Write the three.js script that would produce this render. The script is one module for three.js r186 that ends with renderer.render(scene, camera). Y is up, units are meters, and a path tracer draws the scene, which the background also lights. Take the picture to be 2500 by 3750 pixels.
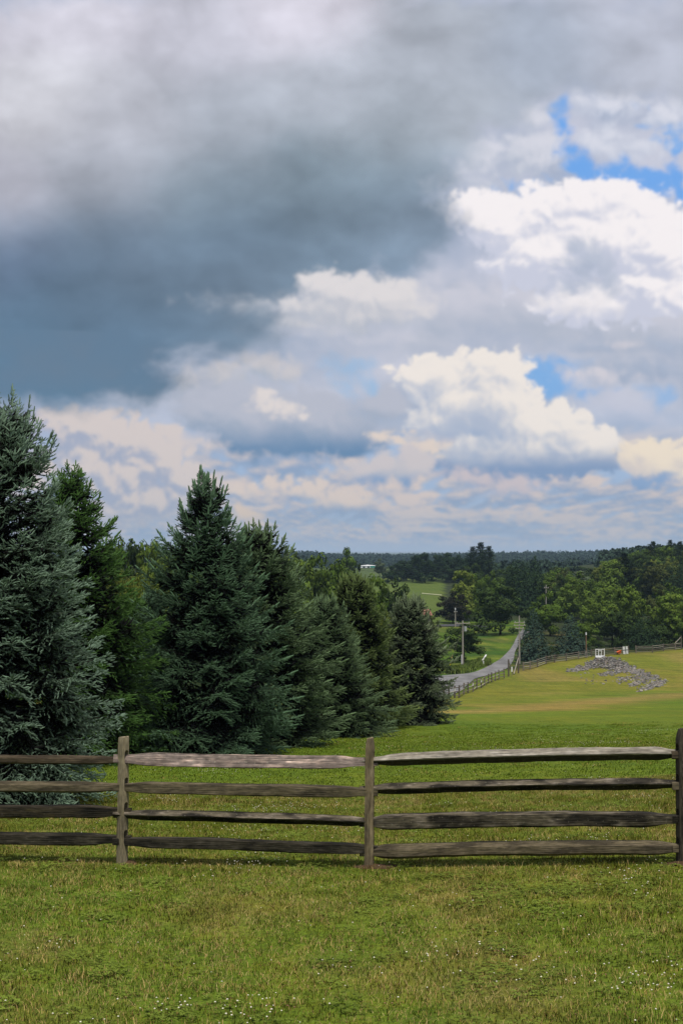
import * as THREE from 'three';
import { mergeGeometries, mergeVertices, toCreasedNormals } from 'three/addons/utils/BufferGeometryUtils.js';
import { Brush, Evaluator, SUBTRACTION } from 'three-bvh-csg';

// ------------------------------------------------------------------ camera, sun, exposure
const EYE = 1.7, F = 1236, HORIZON = 553;                      // eye height; focal length and horizon row of a 682 x 1024 frame
const scene = new THREE.Scene();
const camera = new THREE.PerspectiveCamera(45, 682 / 1024, 0.1, 9000);
camera.position.set(0, EYE, 0);
camera.rotation.x = Math.atan((HORIZON - 512) / F);
scene.add(camera);
const renderer = new THREE.WebGLRenderer({ antialias: true });
renderer.toneMapping = THREE.LinearToneMapping;
renderer.toneMappingExposure = 1.0;
renderer.shadowMap.enabled = true;
const sun = new THREE.DirectionalLight(new THREE.Color(1, 0.94, 0.84), 3.4);
sun.position.set(26, 230, 74);
sun.target.position.set(0, -10, -40);
sun.position.add(sun.target.position);
sun.castShadow = true;
sun.shadow.radius = 5;
sun.shadow.mapSize.set(4096, 4096);
Object.assign(sun.shadow.camera, { left: -130, right: 130, top: 150, bottom: -150, near: 1, far: 600 });
scene.add(sun, sun.target);
scene.fog = new THREE.FogExp2(new THREE.Color(0.5, 0.72, 0.95), 0.0001);

// ------------------------------------------------------------------ numbers
const { sin, cos, abs, min, max, sqrt, hypot, floor, exp, PI, atan2, pow, sinh } = Math;
function rng(seed) { let s = seed >>> 0; return () => { s = (s + 0x6D2B79F5) | 0; let t = Math.imul(s ^ (s >>> 15), 1 | s); t = (t + Math.imul(t ^ (t >>> 7), 61 | t)) ^ t; return ((t ^ (t >>> 14)) >>> 0) / 4294967296; }; }
const PERM = new Uint8Array(512);
{ const r = rng(91), p = [...Array(256).keys()]; for (let i = 255; i > 0; i--) { const j = floor(r() * (i + 1)); [p[i], p[j]] = [p[j], p[i]]; } for (let i = 0; i < 512; i++) PERM[i] = p[i & 255]; }
const GX = [], GY = []; for (let i = 0; i < 16; i++) { GX.push(cos(i * PI / 8 + .2) * 1.45); GY.push(sin(i * PI / 8 + .2) * 1.45); }
function noise(x, y) {
  const X = floor(x), Y = floor(y), fx = x - X, fy = y - Y, i = X & 255, j = Y & 255;
  const u = fx * fx * fx * (fx * (fx * 6 - 15) + 10), v = fy * fy * fy * (fy * (fy * 6 - 15) + 10);
  const a = PERM[PERM[i] + j] & 15, b = PERM[PERM[i + 1] + j] & 15, c = PERM[PERM[i] + j + 1] & 15, d = PERM[PERM[i + 1] + j + 1] & 15;
  const p = GX[a] * fx + GY[a] * fy, q = GX[b] * (fx - 1) + GY[b] * fy, r = GX[c] * fx + GY[c] * (fy - 1), s = GX[d] * (fx - 1) + GY[d] * (fy - 1);
  return p + u * (q - p) + v * (r + u * (s - r) - p - u * (q - p));
}
function fbm(x, y, n = 4) { let a = 0, k = .5; for (let i = 0; i < n; i++) { a += k * noise(x, y); x = x * 2.03 + 17.1; y = y * 2.03 - 9.7; k *= .5; } return a; }
function billow(x, y, n = 4) { let a = 0, k = .5; for (let i = 0; i < n; i++) { a += k * abs(noise(x, y)); x = x * 2.07 + 7.3; y = y * 2.07 + 3.9; k *= .52; } return a; }
const clamp = (x, a = 0, b = 1) => x < a ? a : x > b ? b : x;
const ss = (a, b, x) => { x = clamp((x - a) / (b - a)); return x * x * (3 - 2 * x); };
const mix = (a, b, t) => a + (b - a) * t;
const mix3 = (a, b, t) => [mix(a[0], b[0], t), mix(a[1], b[1], t), mix(a[2], b[2], t)];
const lin = (c) => { c /= 255; return c <= .04045 ? c / 12.92 : pow((c + .055) / 1.055, 2.4); };
const srgb = (r, g, b) => [lin(r), lin(g), lin(b)];

// ------------------------------------------------------------------ sky: air and clouds by direction
// In front of the camera a direction is given by its slopes: a = 100 x / -z, e = 100 y / -z.
const DECK = [
  [-27.59, 44.72, 205, 203, 215, 1], [-20.55, 44.72, 208, 206, 218, 1], [-11.75, 42.61, 200, 200, 213, 1], [-2.96, 44.72, 208, 205, 217, 1], [7.6, 42.61, 172, 178, 190, 1],
  [16.4, 40.5, 162, 171, 187, 1], [23.43, 42.61, 182, 187, 202, 1], [27.59, 44.02, 190, 193, 208, 1], [25.19, 38.74, 195, 200, 215, 0.75], [-24.77, 37.68, 200, 200, 208, 1],
  [-17.73, 35.57, 190, 192, 203, 1], [-9.99, 34.87, 172, 178, 190, 1], [-1.2, 37.68, 180, 186, 198, 1], [4.08, 33.46, 156, 165, 176, 1], [10.42, 36.28, 175, 182, 194, 0.95],
  [-27.59, 29.59, 178, 178, 190, 1], [-18.79, 30.65, 158, 163, 175, 1], [-9.99, 29.59, 128, 143, 157, 1], [-1.2, 29.94, 128, 144, 157, 1], [4.08, 28.89, 130, 146, 160, 1],
  [-27.59, 23.61, 105, 124, 150, 1], [-18.79, 25.02, 108, 126, 146, 1], [-9.29, 25.02, 108, 128, 148, 1], [1.27, 26.43, 118, 138, 158, 1], [6.9, 26.43, 128, 146, 165, 0.9],
  [5.84, 23.61, 125, 145, 168, 0.72], [-27.59, 18.33, 92, 118, 142, 1], [-20.55, 20.09, 96, 118, 140, 1], [-11.75, 20.8, 108, 126, 145, 0.95], [-5.07, 22.55, 122, 140, 158, 0.75],
  [-24.07, 14.81, 86, 116, 142, 1], [-17.03, 14.81, 86, 114, 140, 1], [-12.81, 16.22, 98, 122, 146, 0.8], [-17.73, 12.88, 94, 122, 146, 0.8], [-8.59, 18.68, 128, 144, 162, 0.55],
  [-22.31, 12.88, 92, 122, 148, 0.75], [-7.88, 21.5, 104, 124, 146, 1], [-2.96, 23.96, 112, 132, 152, 1], [-12.46, 17.98, 92, 118, 142, 1], [4.08, 25.02, 124, 142, 162, 1],
  [8.3, 26.43, 140, 154, 174, 1],
];
const EDGE = { p: [[-20.55, 30.65, 18.3, 15.48], [-6.47, 36.28, 19, 11.96], [-22.31, 17.28, 11.61, 5.63], [-2.96, 28.18, 11.61, 5.63], [5.14, 26.07, 4.57, 3.52], [-11.75, 22.91, 10.56, 4.57], [-11.05, 19.39, 8.09, 3.34], [-6.47, 24.67, 11.26, 4.22], [-0.14, 25.02, 8.09, 3.17], [-17.03, 14.11, 5.98, 2.25], [-25.48, 15.52, 7.39, 3.87], [7.6, 40.5, 12.67, 5.98], [19.92, 42.26, 12.67, 4.22], [25.9, 40.15, 5.63, 3.17]], amp: 1.5, f: .16, st: 1.5, s: 3 };
const LX = .5, LY = .866;
function cloudField(c, a, e, det, oct = 5) {
  let s = 0;
  for (const [ca, ce, rx, ry] of c.p) {
    const q = (1 - hypot((a - ca) / rx, (e - ce) / ry)) * min(rx, ry) * 1.15;
    s += exp(min(q, 6) * 2.2);
  }
  let d = Math.log(s + 1e-9) / 2.2;
  if (d < -2.5 * c.amp - 1.5) return d;
  if (det) {
    const f = c.f;
    d += c.amp * (2.6 * (billow(a * f + c.s, e * f * c.st - c.s, oct) - .22)) ;
  }
  return d;
}
const CLOUDS = [
  { p: [[17.63, 34.87, 1.06, 2.11], [18.16, 33.11, 1.06, 1.76], [19.56, 31.53, 1.76, 1.58], [22.38, 31.18, 2.11, 1.58], [25.19, 30.47, 2.11, 1.41], [27.13, 29.59, 1.27, 2.11], [27.48, 32.76, 0.84, 1.76]], lit: [104, 166, 238], mid: [122, 172, 232], soft: 1.2, amp: 1.2, g: .1, f: .3, o: .95 },
  { p: [[24.49, 36.45, 0.77, 0.42], [26.07, 34.17, 1.55, 0.63], [27.3, 33.81, 0.91, 0.91], [15.52, 29.87, 2.11, 0.7], [13.93, 29.77, 1.06, 0.49]], lit: [122, 174, 236], mid: [130, 178, 234], soft: 1, amp: 1, g: .1, f: .4, o: .85 },
  { p: [[15.87, 14.81, 2.11, 1.27], [18.16, 15.17, 2.46, 0.91], [19.74, 13.05, 3.34, 0.77], [16.75, 13.41, 1.76, 0.91]], lit: [118, 174, 232], mid: [128, 178, 230], soft: 1.2, amp: .8, g: .1, f: .3, o: .9 },
  { p: [[26.25, 12.53, 2.11, 1.13], [24.14, 13.41, 1.41, 0.42]], lit: [138, 182, 230], mid: [146, 186, 230], soft: 1.5, amp: .9, g: .1, f: .3, o: .8 },
  { p: [[0.21, 14.81, 1.62, 1.2], [2.5, 13.41, 1.2, 1.34], [1.62, 15.52, 2.11, 0.7], [0.56, 13.76, 1.06, 1.06]], lit: [150, 190, 228], mid: [158, 190, 224], soft: 1.6, amp: 1, g: .1, f: .3, o: .75 },
  { p: [[9.36, 20.09, 7.04, 3.52], [16.4, 20.09, 8.8, 4.22], [24.49, 19.39, 7.04, 4.57], [23.43, 15.52, 7.04, 2.46], [5.84, 17.28, 5.98, 2.46], [-0.84, 17.98, 5.28, 2.11]], lit: [206, 206, 218], mid: [176, 184, 201], soft: 3, amp: 1.2, g: .3, f: .25 },
  { p: [[24.14, 14.81, 5.63, 1.48], [26.6, 16.57, 3.17, 1.41], [19.21, 16.92, 5.28, 0.91]], lit: [176, 186, 206], mid: [142, 160, 188], soft: 2.2, amp: 1, g: .3 },
  { p: [[11.12, 27.83, 2.64, 2.11], [13.41, 26.78, 3.17, 2.46], [16.75, 27.83, 3.17, 2.11], [19.21, 28.89, 2.64, 1.94], [22.03, 29.24, 2.81, 1.76], [24.49, 28.18, 2.64, 1.76], [21.67, 25.72, 7.04, 3.17], [26.6, 25.02, 3.17, 3.17], [16.4, 24.31, 5.28, 2.81], [19.92, 20.44, 5.28, 1.94], [25.19, 21.5, 4.22, 2.81]], lit: [250, 244, 245], mid: [204, 207, 224], soft: .6, amp: 1.1, g: .75, f: .5 },
  { p: [[20.27, 24.14, 2.25, 1.97], [21.39, 22.55, 1.55, 1.76], [19.39, 25.02, 1.62, 1.2], [19.21, 22.2, 2.11, 1.2], [17.8, 21.85, 1.76, 0.91]], lit: [188, 195, 212], mid: [158, 171, 194], soft: 2.2, amp: 1.2, g: .4, o: .95 },
  { p: [[19.56, 20.09, 3.17, 1.2], [17.1, 20.44, 2.11, 1.06]], lit: [232, 228, 232], mid: [206, 208, 222], soft: 2, amp: 1, g: .4 },
  { p: [[15.69, 35.93, 1.41, 2.46], [14.81, 33.11, 2.81, 2.11], [16.57, 32.58, 2.11, 1.76], [11.47, 32.41, 3.17, 2.11], [9.36, 30.65, 2.81, 1.41], [6.9, 29.94, 1.58, 1.27], [7.95, 28.18, 1.48, 1.48]], lit: [216, 217, 228], mid: [188, 195, 210], soft: 1.8, amp: 1.1, g: .45 },
  { p: [[21.32, 33.81, 3.17, 1.48], [24.14, 32.76, 3.17, 1.2], [26.78, 35.93, 2.81, 1.76], [21.67, 36.81, 3.87, 1.76]], lit: [218, 220, 232], mid: [190, 199, 218], soft: 1.8, amp: 1.2, g: .4 },
  { p: [[2.67, 20.09, 5.28, 2.11], [4.08, 20.44, 4.57, 1.76], [-2.96, 18.68, 4.22, 1.06]], lit: [224, 219, 221], mid: [180, 187, 202], soft: 2, amp: .9, g: .45 },
  { p: [[-6.83, 15.34, 3.17, 1.41], [-4.71, 14.64, 1.76, 1.23], [-9.99, 14.11, 3.17, 1.55], [-12.46, 13.76, 2.11, 1.41]], lit: [206, 202, 206], mid: [162, 176, 195], soft: 1.4, amp: .9, g: .5 },
  { p: [[-10.7, 12, 3.52, 2.46], [-7.88, 11.29, 4.22, 2.81], [-2.96, 10.94, 4.93, 2.81], [0.56, 9.54, 3.34, 2.04], [-5.77, 9.18, 5.98, 1.94], [3.38, 12, 3.17, 1.76]], lit: [188, 191, 205], mid: [158, 171, 192], base: [92, 132, 172], b0: 7.71, b1: 10.77, soft: 1.2, amp: .8, g: .45 },
  { p: [[-6.47, 12.53, 1.06, 0.99], [-5.59, 11.82, 1.06, 0.77], [-4.36, 11.65, 1.27, 0.7], [-3.31, 11.12, 0.84, 0.42]], lit: [228, 219, 216], mid: [196, 194, 204], soft: .9, amp: .7, f: .8 },
  { p: [[-25.48, 10.94, 2.81, 2.11], [-26.18, 8.13, 2.46, 2.11]], lit: [182, 182, 202], mid: [165, 170, 194], soft: 1.5, amp: .8, g: .4 },
  { p: [[-22.66, 10.94, 2.11, 1.41], [-20.55, 10.06, 3.17, 2.11], [-17.03, 9.18, 3.87, 2.11], [-14.22, 7.42, 2.46, 2.11], [-17.73, 6.37, 4.22, 2.11], [-20.9, 7.42, 2.46, 2.11], [-12.81, 5.67, 2.11, 1.76], [-15.97, 4.26, 4.93, 1.76], [-19.85, 3.2, 4.22, 1.41]], lit: [219, 207, 203], mid: [168, 175, 196], soft: .9, amp: 1.2, g: 1.0, f: .55 },
  { p: [[6.19, 14.29, 2.11, 1.41], [8.3, 14.64, 2.11, 1.58], [11.47, 15.17, 2.04, 1.62], [13.58, 14.81, 1.94, 1.76], [12.88, 12.35, 3.17, 2.46], [15.34, 10.42, 3.17, 2.18], [18.16, 10.06, 2.46, 2.04], [20.27, 8.48, 2.46, 1.83], [9.71, 12.35, 3.87, 2.11], [14.64, 8.13, 5.28, 1.69], [7.6, 10.94, 2.81, 1.41], [16.4, 7.14, 6.69, 1.2], [11.47, 7.49, 4.57, 1.41]], lit: [245, 236, 228], mid: [182, 191, 210], base: [126, 152, 190], b0: 6.58, b1: 8.97, soft: .5, amp: .95, g: .55, f: .5 },
  { p: [[8.3, 10.06, 3.17, 1.2], [10.42, 8.13, 3.87, 1.06], [10.77, 10.42, 2.11, 1.41]], lit: [178, 188, 208], mid: [150, 170, 200], soft: 1.8, amp: .9, o: .85 },
  { p: [[24.84, 8.3, 1.76, 1.13], [26.25, 7.42, 1.76, 1.34], [23.43, 7.95, 1.2, 1.06], [27.48, 6.19, 1.06, 1.06], [28.01, 8.13, 1.41, 1.06]], lit: [246, 230, 208], mid: [212, 203, 202], soft: .5, amp: .8 },
  { p: [[25.72, 6.02, 1.62, 0.84], [24.49, 5.67, 2.11, 0.49]], lit: [140, 168, 206], mid: [112, 148, 194], soft: .9, amp: .7 },
  { p: [[3.73, 9.54, 1.2, 0.46], [5.49, 8.76, 1.55, 0.53], [7.07, 7.95, 1.06, 0.53]], lit: [230, 214, 202], mid: [190, 192, 204], soft: .7, amp: .7, f: .7 },
  { p: [[3.38, 6.9, 3.17, 1.13], [5.84, 7.25, 1.55, 1.41], [1.62, 6.54, 2.11, 0.84]], lit: [212, 203, 204], mid: [168, 180, 200], base: [112, 152, 198], b0: 5.52, b1: 6.65, soft: .8, amp: .6 },
  { p: [[10.77, 6.3, 2.11, 0.63], [13.23, 5.59, 2.81, 0.7], [9.71, 6.79, 1.41, 0.56], [16.05, 5.31, 2.11, 0.49]], lit: [210, 197, 200], mid: [172, 180, 202], soft: .9, amp: .6, f: .6 },
  { p: [[-2.25, 4.96, 2.11, 1.06], [0.56, 4.26, 2.64, 1.13], [-5.07, 5.67, 1.76, 0.7], [-7.88, 4.96, 2.11, 0.84]], lit: [228, 211, 200], mid: [168, 180, 200], base: [140, 164, 196], b0: 3.13, b1: 4.26, soft: .8, amp: .8, f: .7 },
  { p: [[-7.88, 3.13, 1.55, 0.84], [-6.47, 2.5, 1.41, 0.56]], lit: [230, 208, 188], mid: [186, 186, 196], soft: .8, amp: .7, f: .7 },
  { p: [[19.21, 14.18, 2.81, 0.56], [21.32, 14.46, 1.76, 0.49]], lit: [214, 210, 218], mid: [186, 192, 210], soft: .9, amp: .6 },
  { p: [[23.08, 12, 2.81, 0.91], [25.19, 10.94, 2.11, 0.63], [20.97, 12.35, 1.76, 0.63]], lit: [200, 202, 218], mid: [172, 184, 210], soft: 1.6, amp: .9, o: .8 },
  { p: [[22.03, 17.1, 2.11, 0.49], [23.79, 16.92, 1.41, 0.35]], lit: [212, 208, 216], mid: [186, 190, 206], soft: 1.2, amp: .5 },
  { p: [[-1.72, 22.03, 1.83, 1.62], [0.56, 21.15, 3.87, 1.76], [3.38, 20.8, 3.52, 1.76], [-2.96, 19.92, 3.17, 1.41], [1.62, 19.39, 3.87, 1.41]], lit: [226, 221, 222], mid: [176, 183, 198], soft: 1.1, amp: .9, g: .45, over: true },
  { p: [[-6.47, 20.09, 4.93, 1.27], [-9.99, 20.8, 3.87, 0.77], [-3.66, 18.86, 4.57, 1.2], [-0.84, 18.33, 4.93, 0.91]], lit: [196, 198, 206], mid: [160, 172, 188], soft: 2.6, amp: .7, g: .3, o: .8, over: true },
];
CLOUDS.forEach((c, i) => {
  c.lit = srgb(...c.lit); c.mid = srgb(...c.mid); if (c.base) c.base = srgb(...c.base);
  c.amp ??= 1; c.soft ??= .6; c.f ??= .45; c.st ??= 1.15; c.o ??= 1; c.g ??= .5; c.s = i * 13.7;
  c.box = [min(...c.p.map((q) => q[0] - q[2])) - 2.5, max(...c.p.map((q) => q[0] + q[2])) + 2.5, min(...c.p.map((q) => q[1] - q[3])) - 2.5, max(...c.p.map((q) => q[1] + q[3])) + 2.5];
});
const HAZE = srgb(172, 188, 211), BLUE1 = srgb(164, 189, 222), BLUE2 = srgb(98, 154, 232);
function frontSky(a, e) {
  let col = mix3(HAZE, BLUE1, ss(0, 9, e)); col = mix3(col, BLUE2, ss(8, 30, e));
  // small far clouds in rows towards the horizon
  if (e < 13) {
    const ee = max(e, .25) + 2.6, cx = a / ee * 5, cz = 56 / ee;
    const den = (x, z) => .8 * fbm(x * .8 + 3, z * 1.05 + .5 * noise(x * .4, z * .3), 5) + .7 * fbm(x * .28 + 30, z * .42, 3);
    const d = den(cx, cz), up = den(cx + .06, cz - .3), big = fbm(a * .12 + 5, e * .5 + 2, 3);
    const al = ss(-.28, .12, d + .18 + big * .3) * ss(.2, 1.4, e) * (1 - ss(8, 12, e));
    const lit = clamp(.52 + (d - up) * 1.05 + big * 1.0);
    const c = mix3(srgb(146, 166, 196), srgb(226, 208, 198), ss(.1, .95, lit));
    col = mix3(col, c, al * mix(.62, .95, ss(1, 5, e)));
  }
  // a pale veil over most of the blue
  const vn = fbm(a * .13 + 60, e * .2 + 3, 5), veil = mix3(srgb(168, 178, 198), srgb(205, 206, 219), clamp(.5 + vn * 1.4));
  col = mix3(col, veil, ss(7, 13, e) * .95);
  const wa = a + 1.0 * fbm(a * .22 + 9, e * .3, 3), we = e + .8 * fbm(a * .22 - 7, e * .3 + 4, 3);
  const paint = (c) => {
    const b = c.box;
    if (a < b[0] || a > b[1] || e < b[2] || e > b[3]) return;
    const d = cloudField(c, wa, we, true);
    if (d <= 0) return;
    const al = ss(0, c.soft, d) * c.o;
    const d1 = cloudField(c, wa, we, true, 3), d2 = cloudField(c, wa + LX * .6, we + LY * .6, true, 3), D0 = cloudField(c, wa, we, false), D2 = cloudField(c, wa + LX * 2.2, we + LY * 2.2, false);
    let s = clamp(.55 + c.g * .62 * (d1 - d2) + c.g * .36 * (D0 - D2) + .3 * fbm(wa * .2, we * .26 + c.s, 3)); s = ss(-.05, 1.05, s);
    let k = mix3(c.mid, c.lit, s);
    if (c.base) k = mix3(k, c.base, .95 * (1 - ss(c.b0, c.b1, e + .7 * fbm(a * .3, e * .3 + c.s, 3))));
    col = mix3(col, k, al);
  };
  for (const c of CLOUDS) if (!c.over) paint(c);
  // the grey deck: its edge from lobes, its tone from the thickness given at points
  const da = a + 1.7 * fbm(a * .1 + 2, e * .14, 4), de = e + 1.3 * fbm(a * .1 + 21, e * .14 + 8, 4);
  const dd = cloudField(EDGE, da, de, true, 5), al = ss(-.9, 2.3, dd);
  if (al > 0) {
    let W = 1e-9, r = 0, g = 0, bb = 0;
    for (const p of DECK) { const dx = (da - p[0]) / 4.4, dy = (de - p[1]) / 3.5, w = exp(-dx * dx - dy * dy); W += w; r += w * p[2]; g += w * p[3]; bb += w * p[4]; }
    const k = 1 + .34 * fbm(a * .11 + 40, e * .2, 5) + .08 * fbm(a * .4, e * .6, 4) + .24 * (billow(da * .2 + 3, de * .26, 5) - .24) + .03 * ss(10, 40, e);
    col = mix3(col, [lin(r / W) * k, lin(g / W) * k, lin(bb / W) * k], al);
  }
  for (const c of CLOUDS) if (c.over) paint(c);
  return col;
}
function roundSky(x, y, z) {
  const k = 1 / (max(y, 0) + .07), px = x * k * 1.5, pz = z * k * 1.5, d = fbm(px * .8 + 40, pz * .8, 5), q = fbm(px * 1.3, pz * 1.3 + 11, 4);
  const cov = ss(-.5, -.06, d + .12), lit = clamp(.26 + q * 1.1 + .55 * ss(.32, .7, y));
  const blue = mix3(HAZE, BLUE2, ss(0, .35, y));
  const cl = mix3(mix3(srgb(104, 126, 148), srgb(216, 211, 216), lit), HAZE, .45 * (1 - ss(0, .12, y)));
  return mix3(blue, cl, cov * mix(.6, 1, ss(0, .1, y)));
}
function skyTexture() {
  const W = 4096, H = 2048, data = new Float32Array(W * H * 4), ground = [.16, .18, .13];
  for (let row = 0; row < H; row++) {
    const up = ((row + .5) / H - .5) * PI, y = sin(up), c = cos(up);
    for (let col = 0; col < W; col++) {
      const o = (row * W + col) * 4; data[o + 3] = 1;
      let v = ground;
      if (up > -.006) {
        const th = ((col + .5) / W - .5) * 2 * PI, x = cos(th) * c, z = sin(th) * c;
        const front = z < -.3 ? (1 - ss(31, 44, abs(100 * x / -z))) * (1 - ss(47, 62, 100 * y / -z)) : 0;
        if (front < 1) {
          v = roundSky(x, y, z);
        }
        if (front > 0) { const f = frontSky(100 * x / -z, max(0, 100 * y / -z)); v = front < 1 ? mix3(v, f, front) : f; }
      }
      data[o] = v[0]; data[o + 1] = v[1]; data[o + 2] = v[2];
    }
  }
  const t = new THREE.DataTexture(data, W, H, THREE.RGBAFormat, THREE.FloatType);
  t.mapping = THREE.EquirectangularReflectionMapping; t.magFilter = THREE.LinearFilter; t.minFilter = THREE.LinearFilter; t.needsUpdate = true;
  return t;
}
scene.background = skyTexture();
scene.environment = scene.background;

// ------------------------------------------------------------------ naming helpers
const used = {};
function numbered(n) { used[n] = (used[n] ?? -1) + 1; return used[n] ? n + '_' + String(used[n]).padStart(3, '0') : n; }
function tag(o, label, category, group, kind) { o.userData.label = label; if (category) o.userData.category = category; if (group) o.userData.group = group; if (kind) o.userData.kind = kind; return o; }
function put(o, name, parent = scene) { o.name = parent === scene ? numbered(name) : name; o.castShadow = o.receiveShadow = true; parent.add(o); return o; }
const mesh = (name, g, m, parent) => put(new THREE.Mesh(g, m), name, parent);
function base(name, p, turn = 0) { const g = new THREE.Group(); g.position.set(...p); g.rotation.y = turn; return put(g, name); }
const V = (x, y, z) => new THREE.Vector3(x, y, z);

// ------------------------------------------------------------------ the lie of the land (x to the right, d metres ahead)
const PROFILE = [[-80, 1], [-10, .1], [0, 0], [4, -.55], [8, -1.35], [13.7, -1.74], [20, -2.38], [30, -3.42], [60, -6.54], [100, -10.7], [130, -13.7], [150, -15.5], [170, -16.7], [190, -17.15], [220, -17.3], [300, -17.3], [420, -16.9], [500, -16.1], [620, -13.3], [800, -10.3], [900, -9.6], [1100, -23], [1500, -25], [1800, -20], [2200, -14], [2700, -12], [5000, -12]];
const SLOPE = PROFILE.map((p, i) => { const a = PROFILE[max(0, i - 1)], b = PROFILE[min(PROFILE.length - 1, i + 1)]; return (b[1] - a[1]) / (b[0] - a[0]); });
function profile(d) {
  let i = 0; while (i < PROFILE.length - 2 && d > PROFILE[i + 1][0]) i++;
  const [d0, y0] = PROFILE[i], [d1, y1] = PROFILE[i + 1], w = d1 - d0, t = clamp((d - d0) / w, -1, 1);
  const t2 = t * t, t3 = t2 * t;
  return (2 * t3 - 3 * t2 + 1) * y0 + (t3 - 2 * t2 + t) * w * SLOPE[i] + (-2 * t3 + 3 * t2) * y1 + (t3 - t2) * w * SLOPE[i + 1];
}
function H(x, d) {
  let y = profile(d);
  y += .045 * max(0, x - .3) * exp(-((d / 45) ** 2)) * ss(2, 8, d);                // the lawn rises a little to the right
  y += 9 * ss(250, 520, d) * ss(.15, .27, x / max(d, 1)) * (1 - ss(700, 1200, d));              // wooded hill on the right
  y += 7 * ss(1300, 2000, d) * ss(50, 600, x);                                     // far ridge, higher on the right
  y += 4.5 * ss(70, 180, d) * ss(-12, -55, x);                                     // and the left
  y += .1 * noise(x * .09, d * .07) * ss(3, 30, d) + .6 * noise(x * .013 + 4, d * .011) * ss(300, 500, d);
  return y;
}
const ground = (x, d) => V(x, H(x, d), -d);
const rowOf = (x, d) => HORIZON - (H(x, d) - EYE) / d * F;
function seen(px, py) {                                                            // where the line of sight through a pixel meets the ground
  let lo = 5, hi = 5;
  for (let d = 6; d < 3000; d *= 1.012) { hi = d; if (rowOf((px - 341) / F * d, d) <= py) break; lo = d; }
  for (let i = 0; i < 30; i++) { const m = (lo + hi) / 2; if (rowOf((px - 341) / F * m, m) <= py) hi = m; else lo = m; }
  return [(px - 341) / F * hi, hi];
}
const across = (px, d) => (px - 341) / F * d;
const level = (py, d) => EYE - d * (py - HORIZON) / F;

// ------------------------------------------------------------------ textures
function texture(w, h, f, color = true, repeat = [1, 1], mirror = true) {
  const data = new Uint8Array(w * h * 4);
  for (let y = 0; y < h; y++) for (let x = 0; x < w; x++) {
    const c = f(x / w, y / h), o = (y * w + x) * 4;
    if (color) { data[o] = clamp(c[0], 0, 255); data[o + 1] = clamp(c[1], 0, 255); data[o + 2] = clamp(c[2], 0, 255); } else data[o] = data[o + 1] = data[o + 2] = clamp(c, 0, 1) * 255;
    data[o + 3] = 255;
  }
  const t = new THREE.DataTexture(data, w, h);
  t.wrapS = t.wrapT = mirror ? THREE.MirroredRepeatWrapping : THREE.RepeatWrapping;
  t.magFilter = THREE.LinearFilter; t.minFilter = THREE.LinearMipmapLinearFilter; t.generateMipmaps = true;
  if (color) t.colorSpace = THREE.SRGBColorSpace;
  t.repeat.set(...repeat); t.needsUpdate = true;
  return t;
}

// ------------------------------------------------------------------ ground
const strip = [[440, 711.5], [447, 711], [480, 710], [513, 709], [545, 706], [589, 702], [633, 697.5], [676, 694], [690, 693]].map(([x, y]) => seen(x, y));
const FENCE_LEFT = [[443, 700.5], [448, 698.5], [453.5, 699.4 - 2], [457.8, 697.2], [462.6, 694], [466.7, 692.5], [471.7, 691], [475.4, 688.7], [480, 687.4], [483.2, 685.1], [487, 682.9], [490.2, 681.7], [493.9, 680.4], [497.6, 679], [502.8, 677.8]].map(([x, y]) => seen(x, y));
const GATE = [[507.2, 675.9], [517, 672.8]].map(([x, y]) => seen(x, y));
const FENCE_MID = [[521.8, 670.2], [528.5, 669], [536, 666.8], [544.4, 663.7], [553.1, 662.1], [564.6, 660.7], [576.9, 658.7], [589.4, 656.6], [601.3, 655.7], [612.8, 654.5], [626.6, 653]].map(([x, y]) => seen(x, y));
const FENCE_RIGHT = [[634, 652.7], [650.4, 652.4], [661.3, 650.9], [673.3, 649.8], [679.1, 649.1]].map(([x, y]) => seen(x, y));
function offLine(line, x, d) {                                                     // nearest point of a polyline: [distance, signed side]
  let best = 1e9, side = 0;
  for (let i = 0; i < line.length - 1; i++) {
    const [ax, ad] = line[i], [bx, bd] = line[i + 1], ux = bx - ax, ud = bd - ad, t = clamp(((x - ax) * ux + (d - ad) * ud) / (ux * ux + ud * ud));
    const px = x - ax - ux * t, pd = d - ad - ud * t, q = hypot(px, pd);
    if (q < best) { best = q; side = ux * pd - ud * px > 0 ? 1 : -1; }
  }
  return [best, side];
}
const MEADOW_EDGE = [...FENCE_LEFT, ...GATE, ...FENCE_MID, ...FENCE_RIGHT, [130, 262]];
const GRASS = [.145, .19, .017], LUSH = [.115, .182, .015], OLIVE = [.2, .2, .023], STRAW = [.31, .225, .07], SOIL = [.13, .06, .035], FOREST = [.03, .04, .018], PASTURE = [.115, .16, .03];
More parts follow.
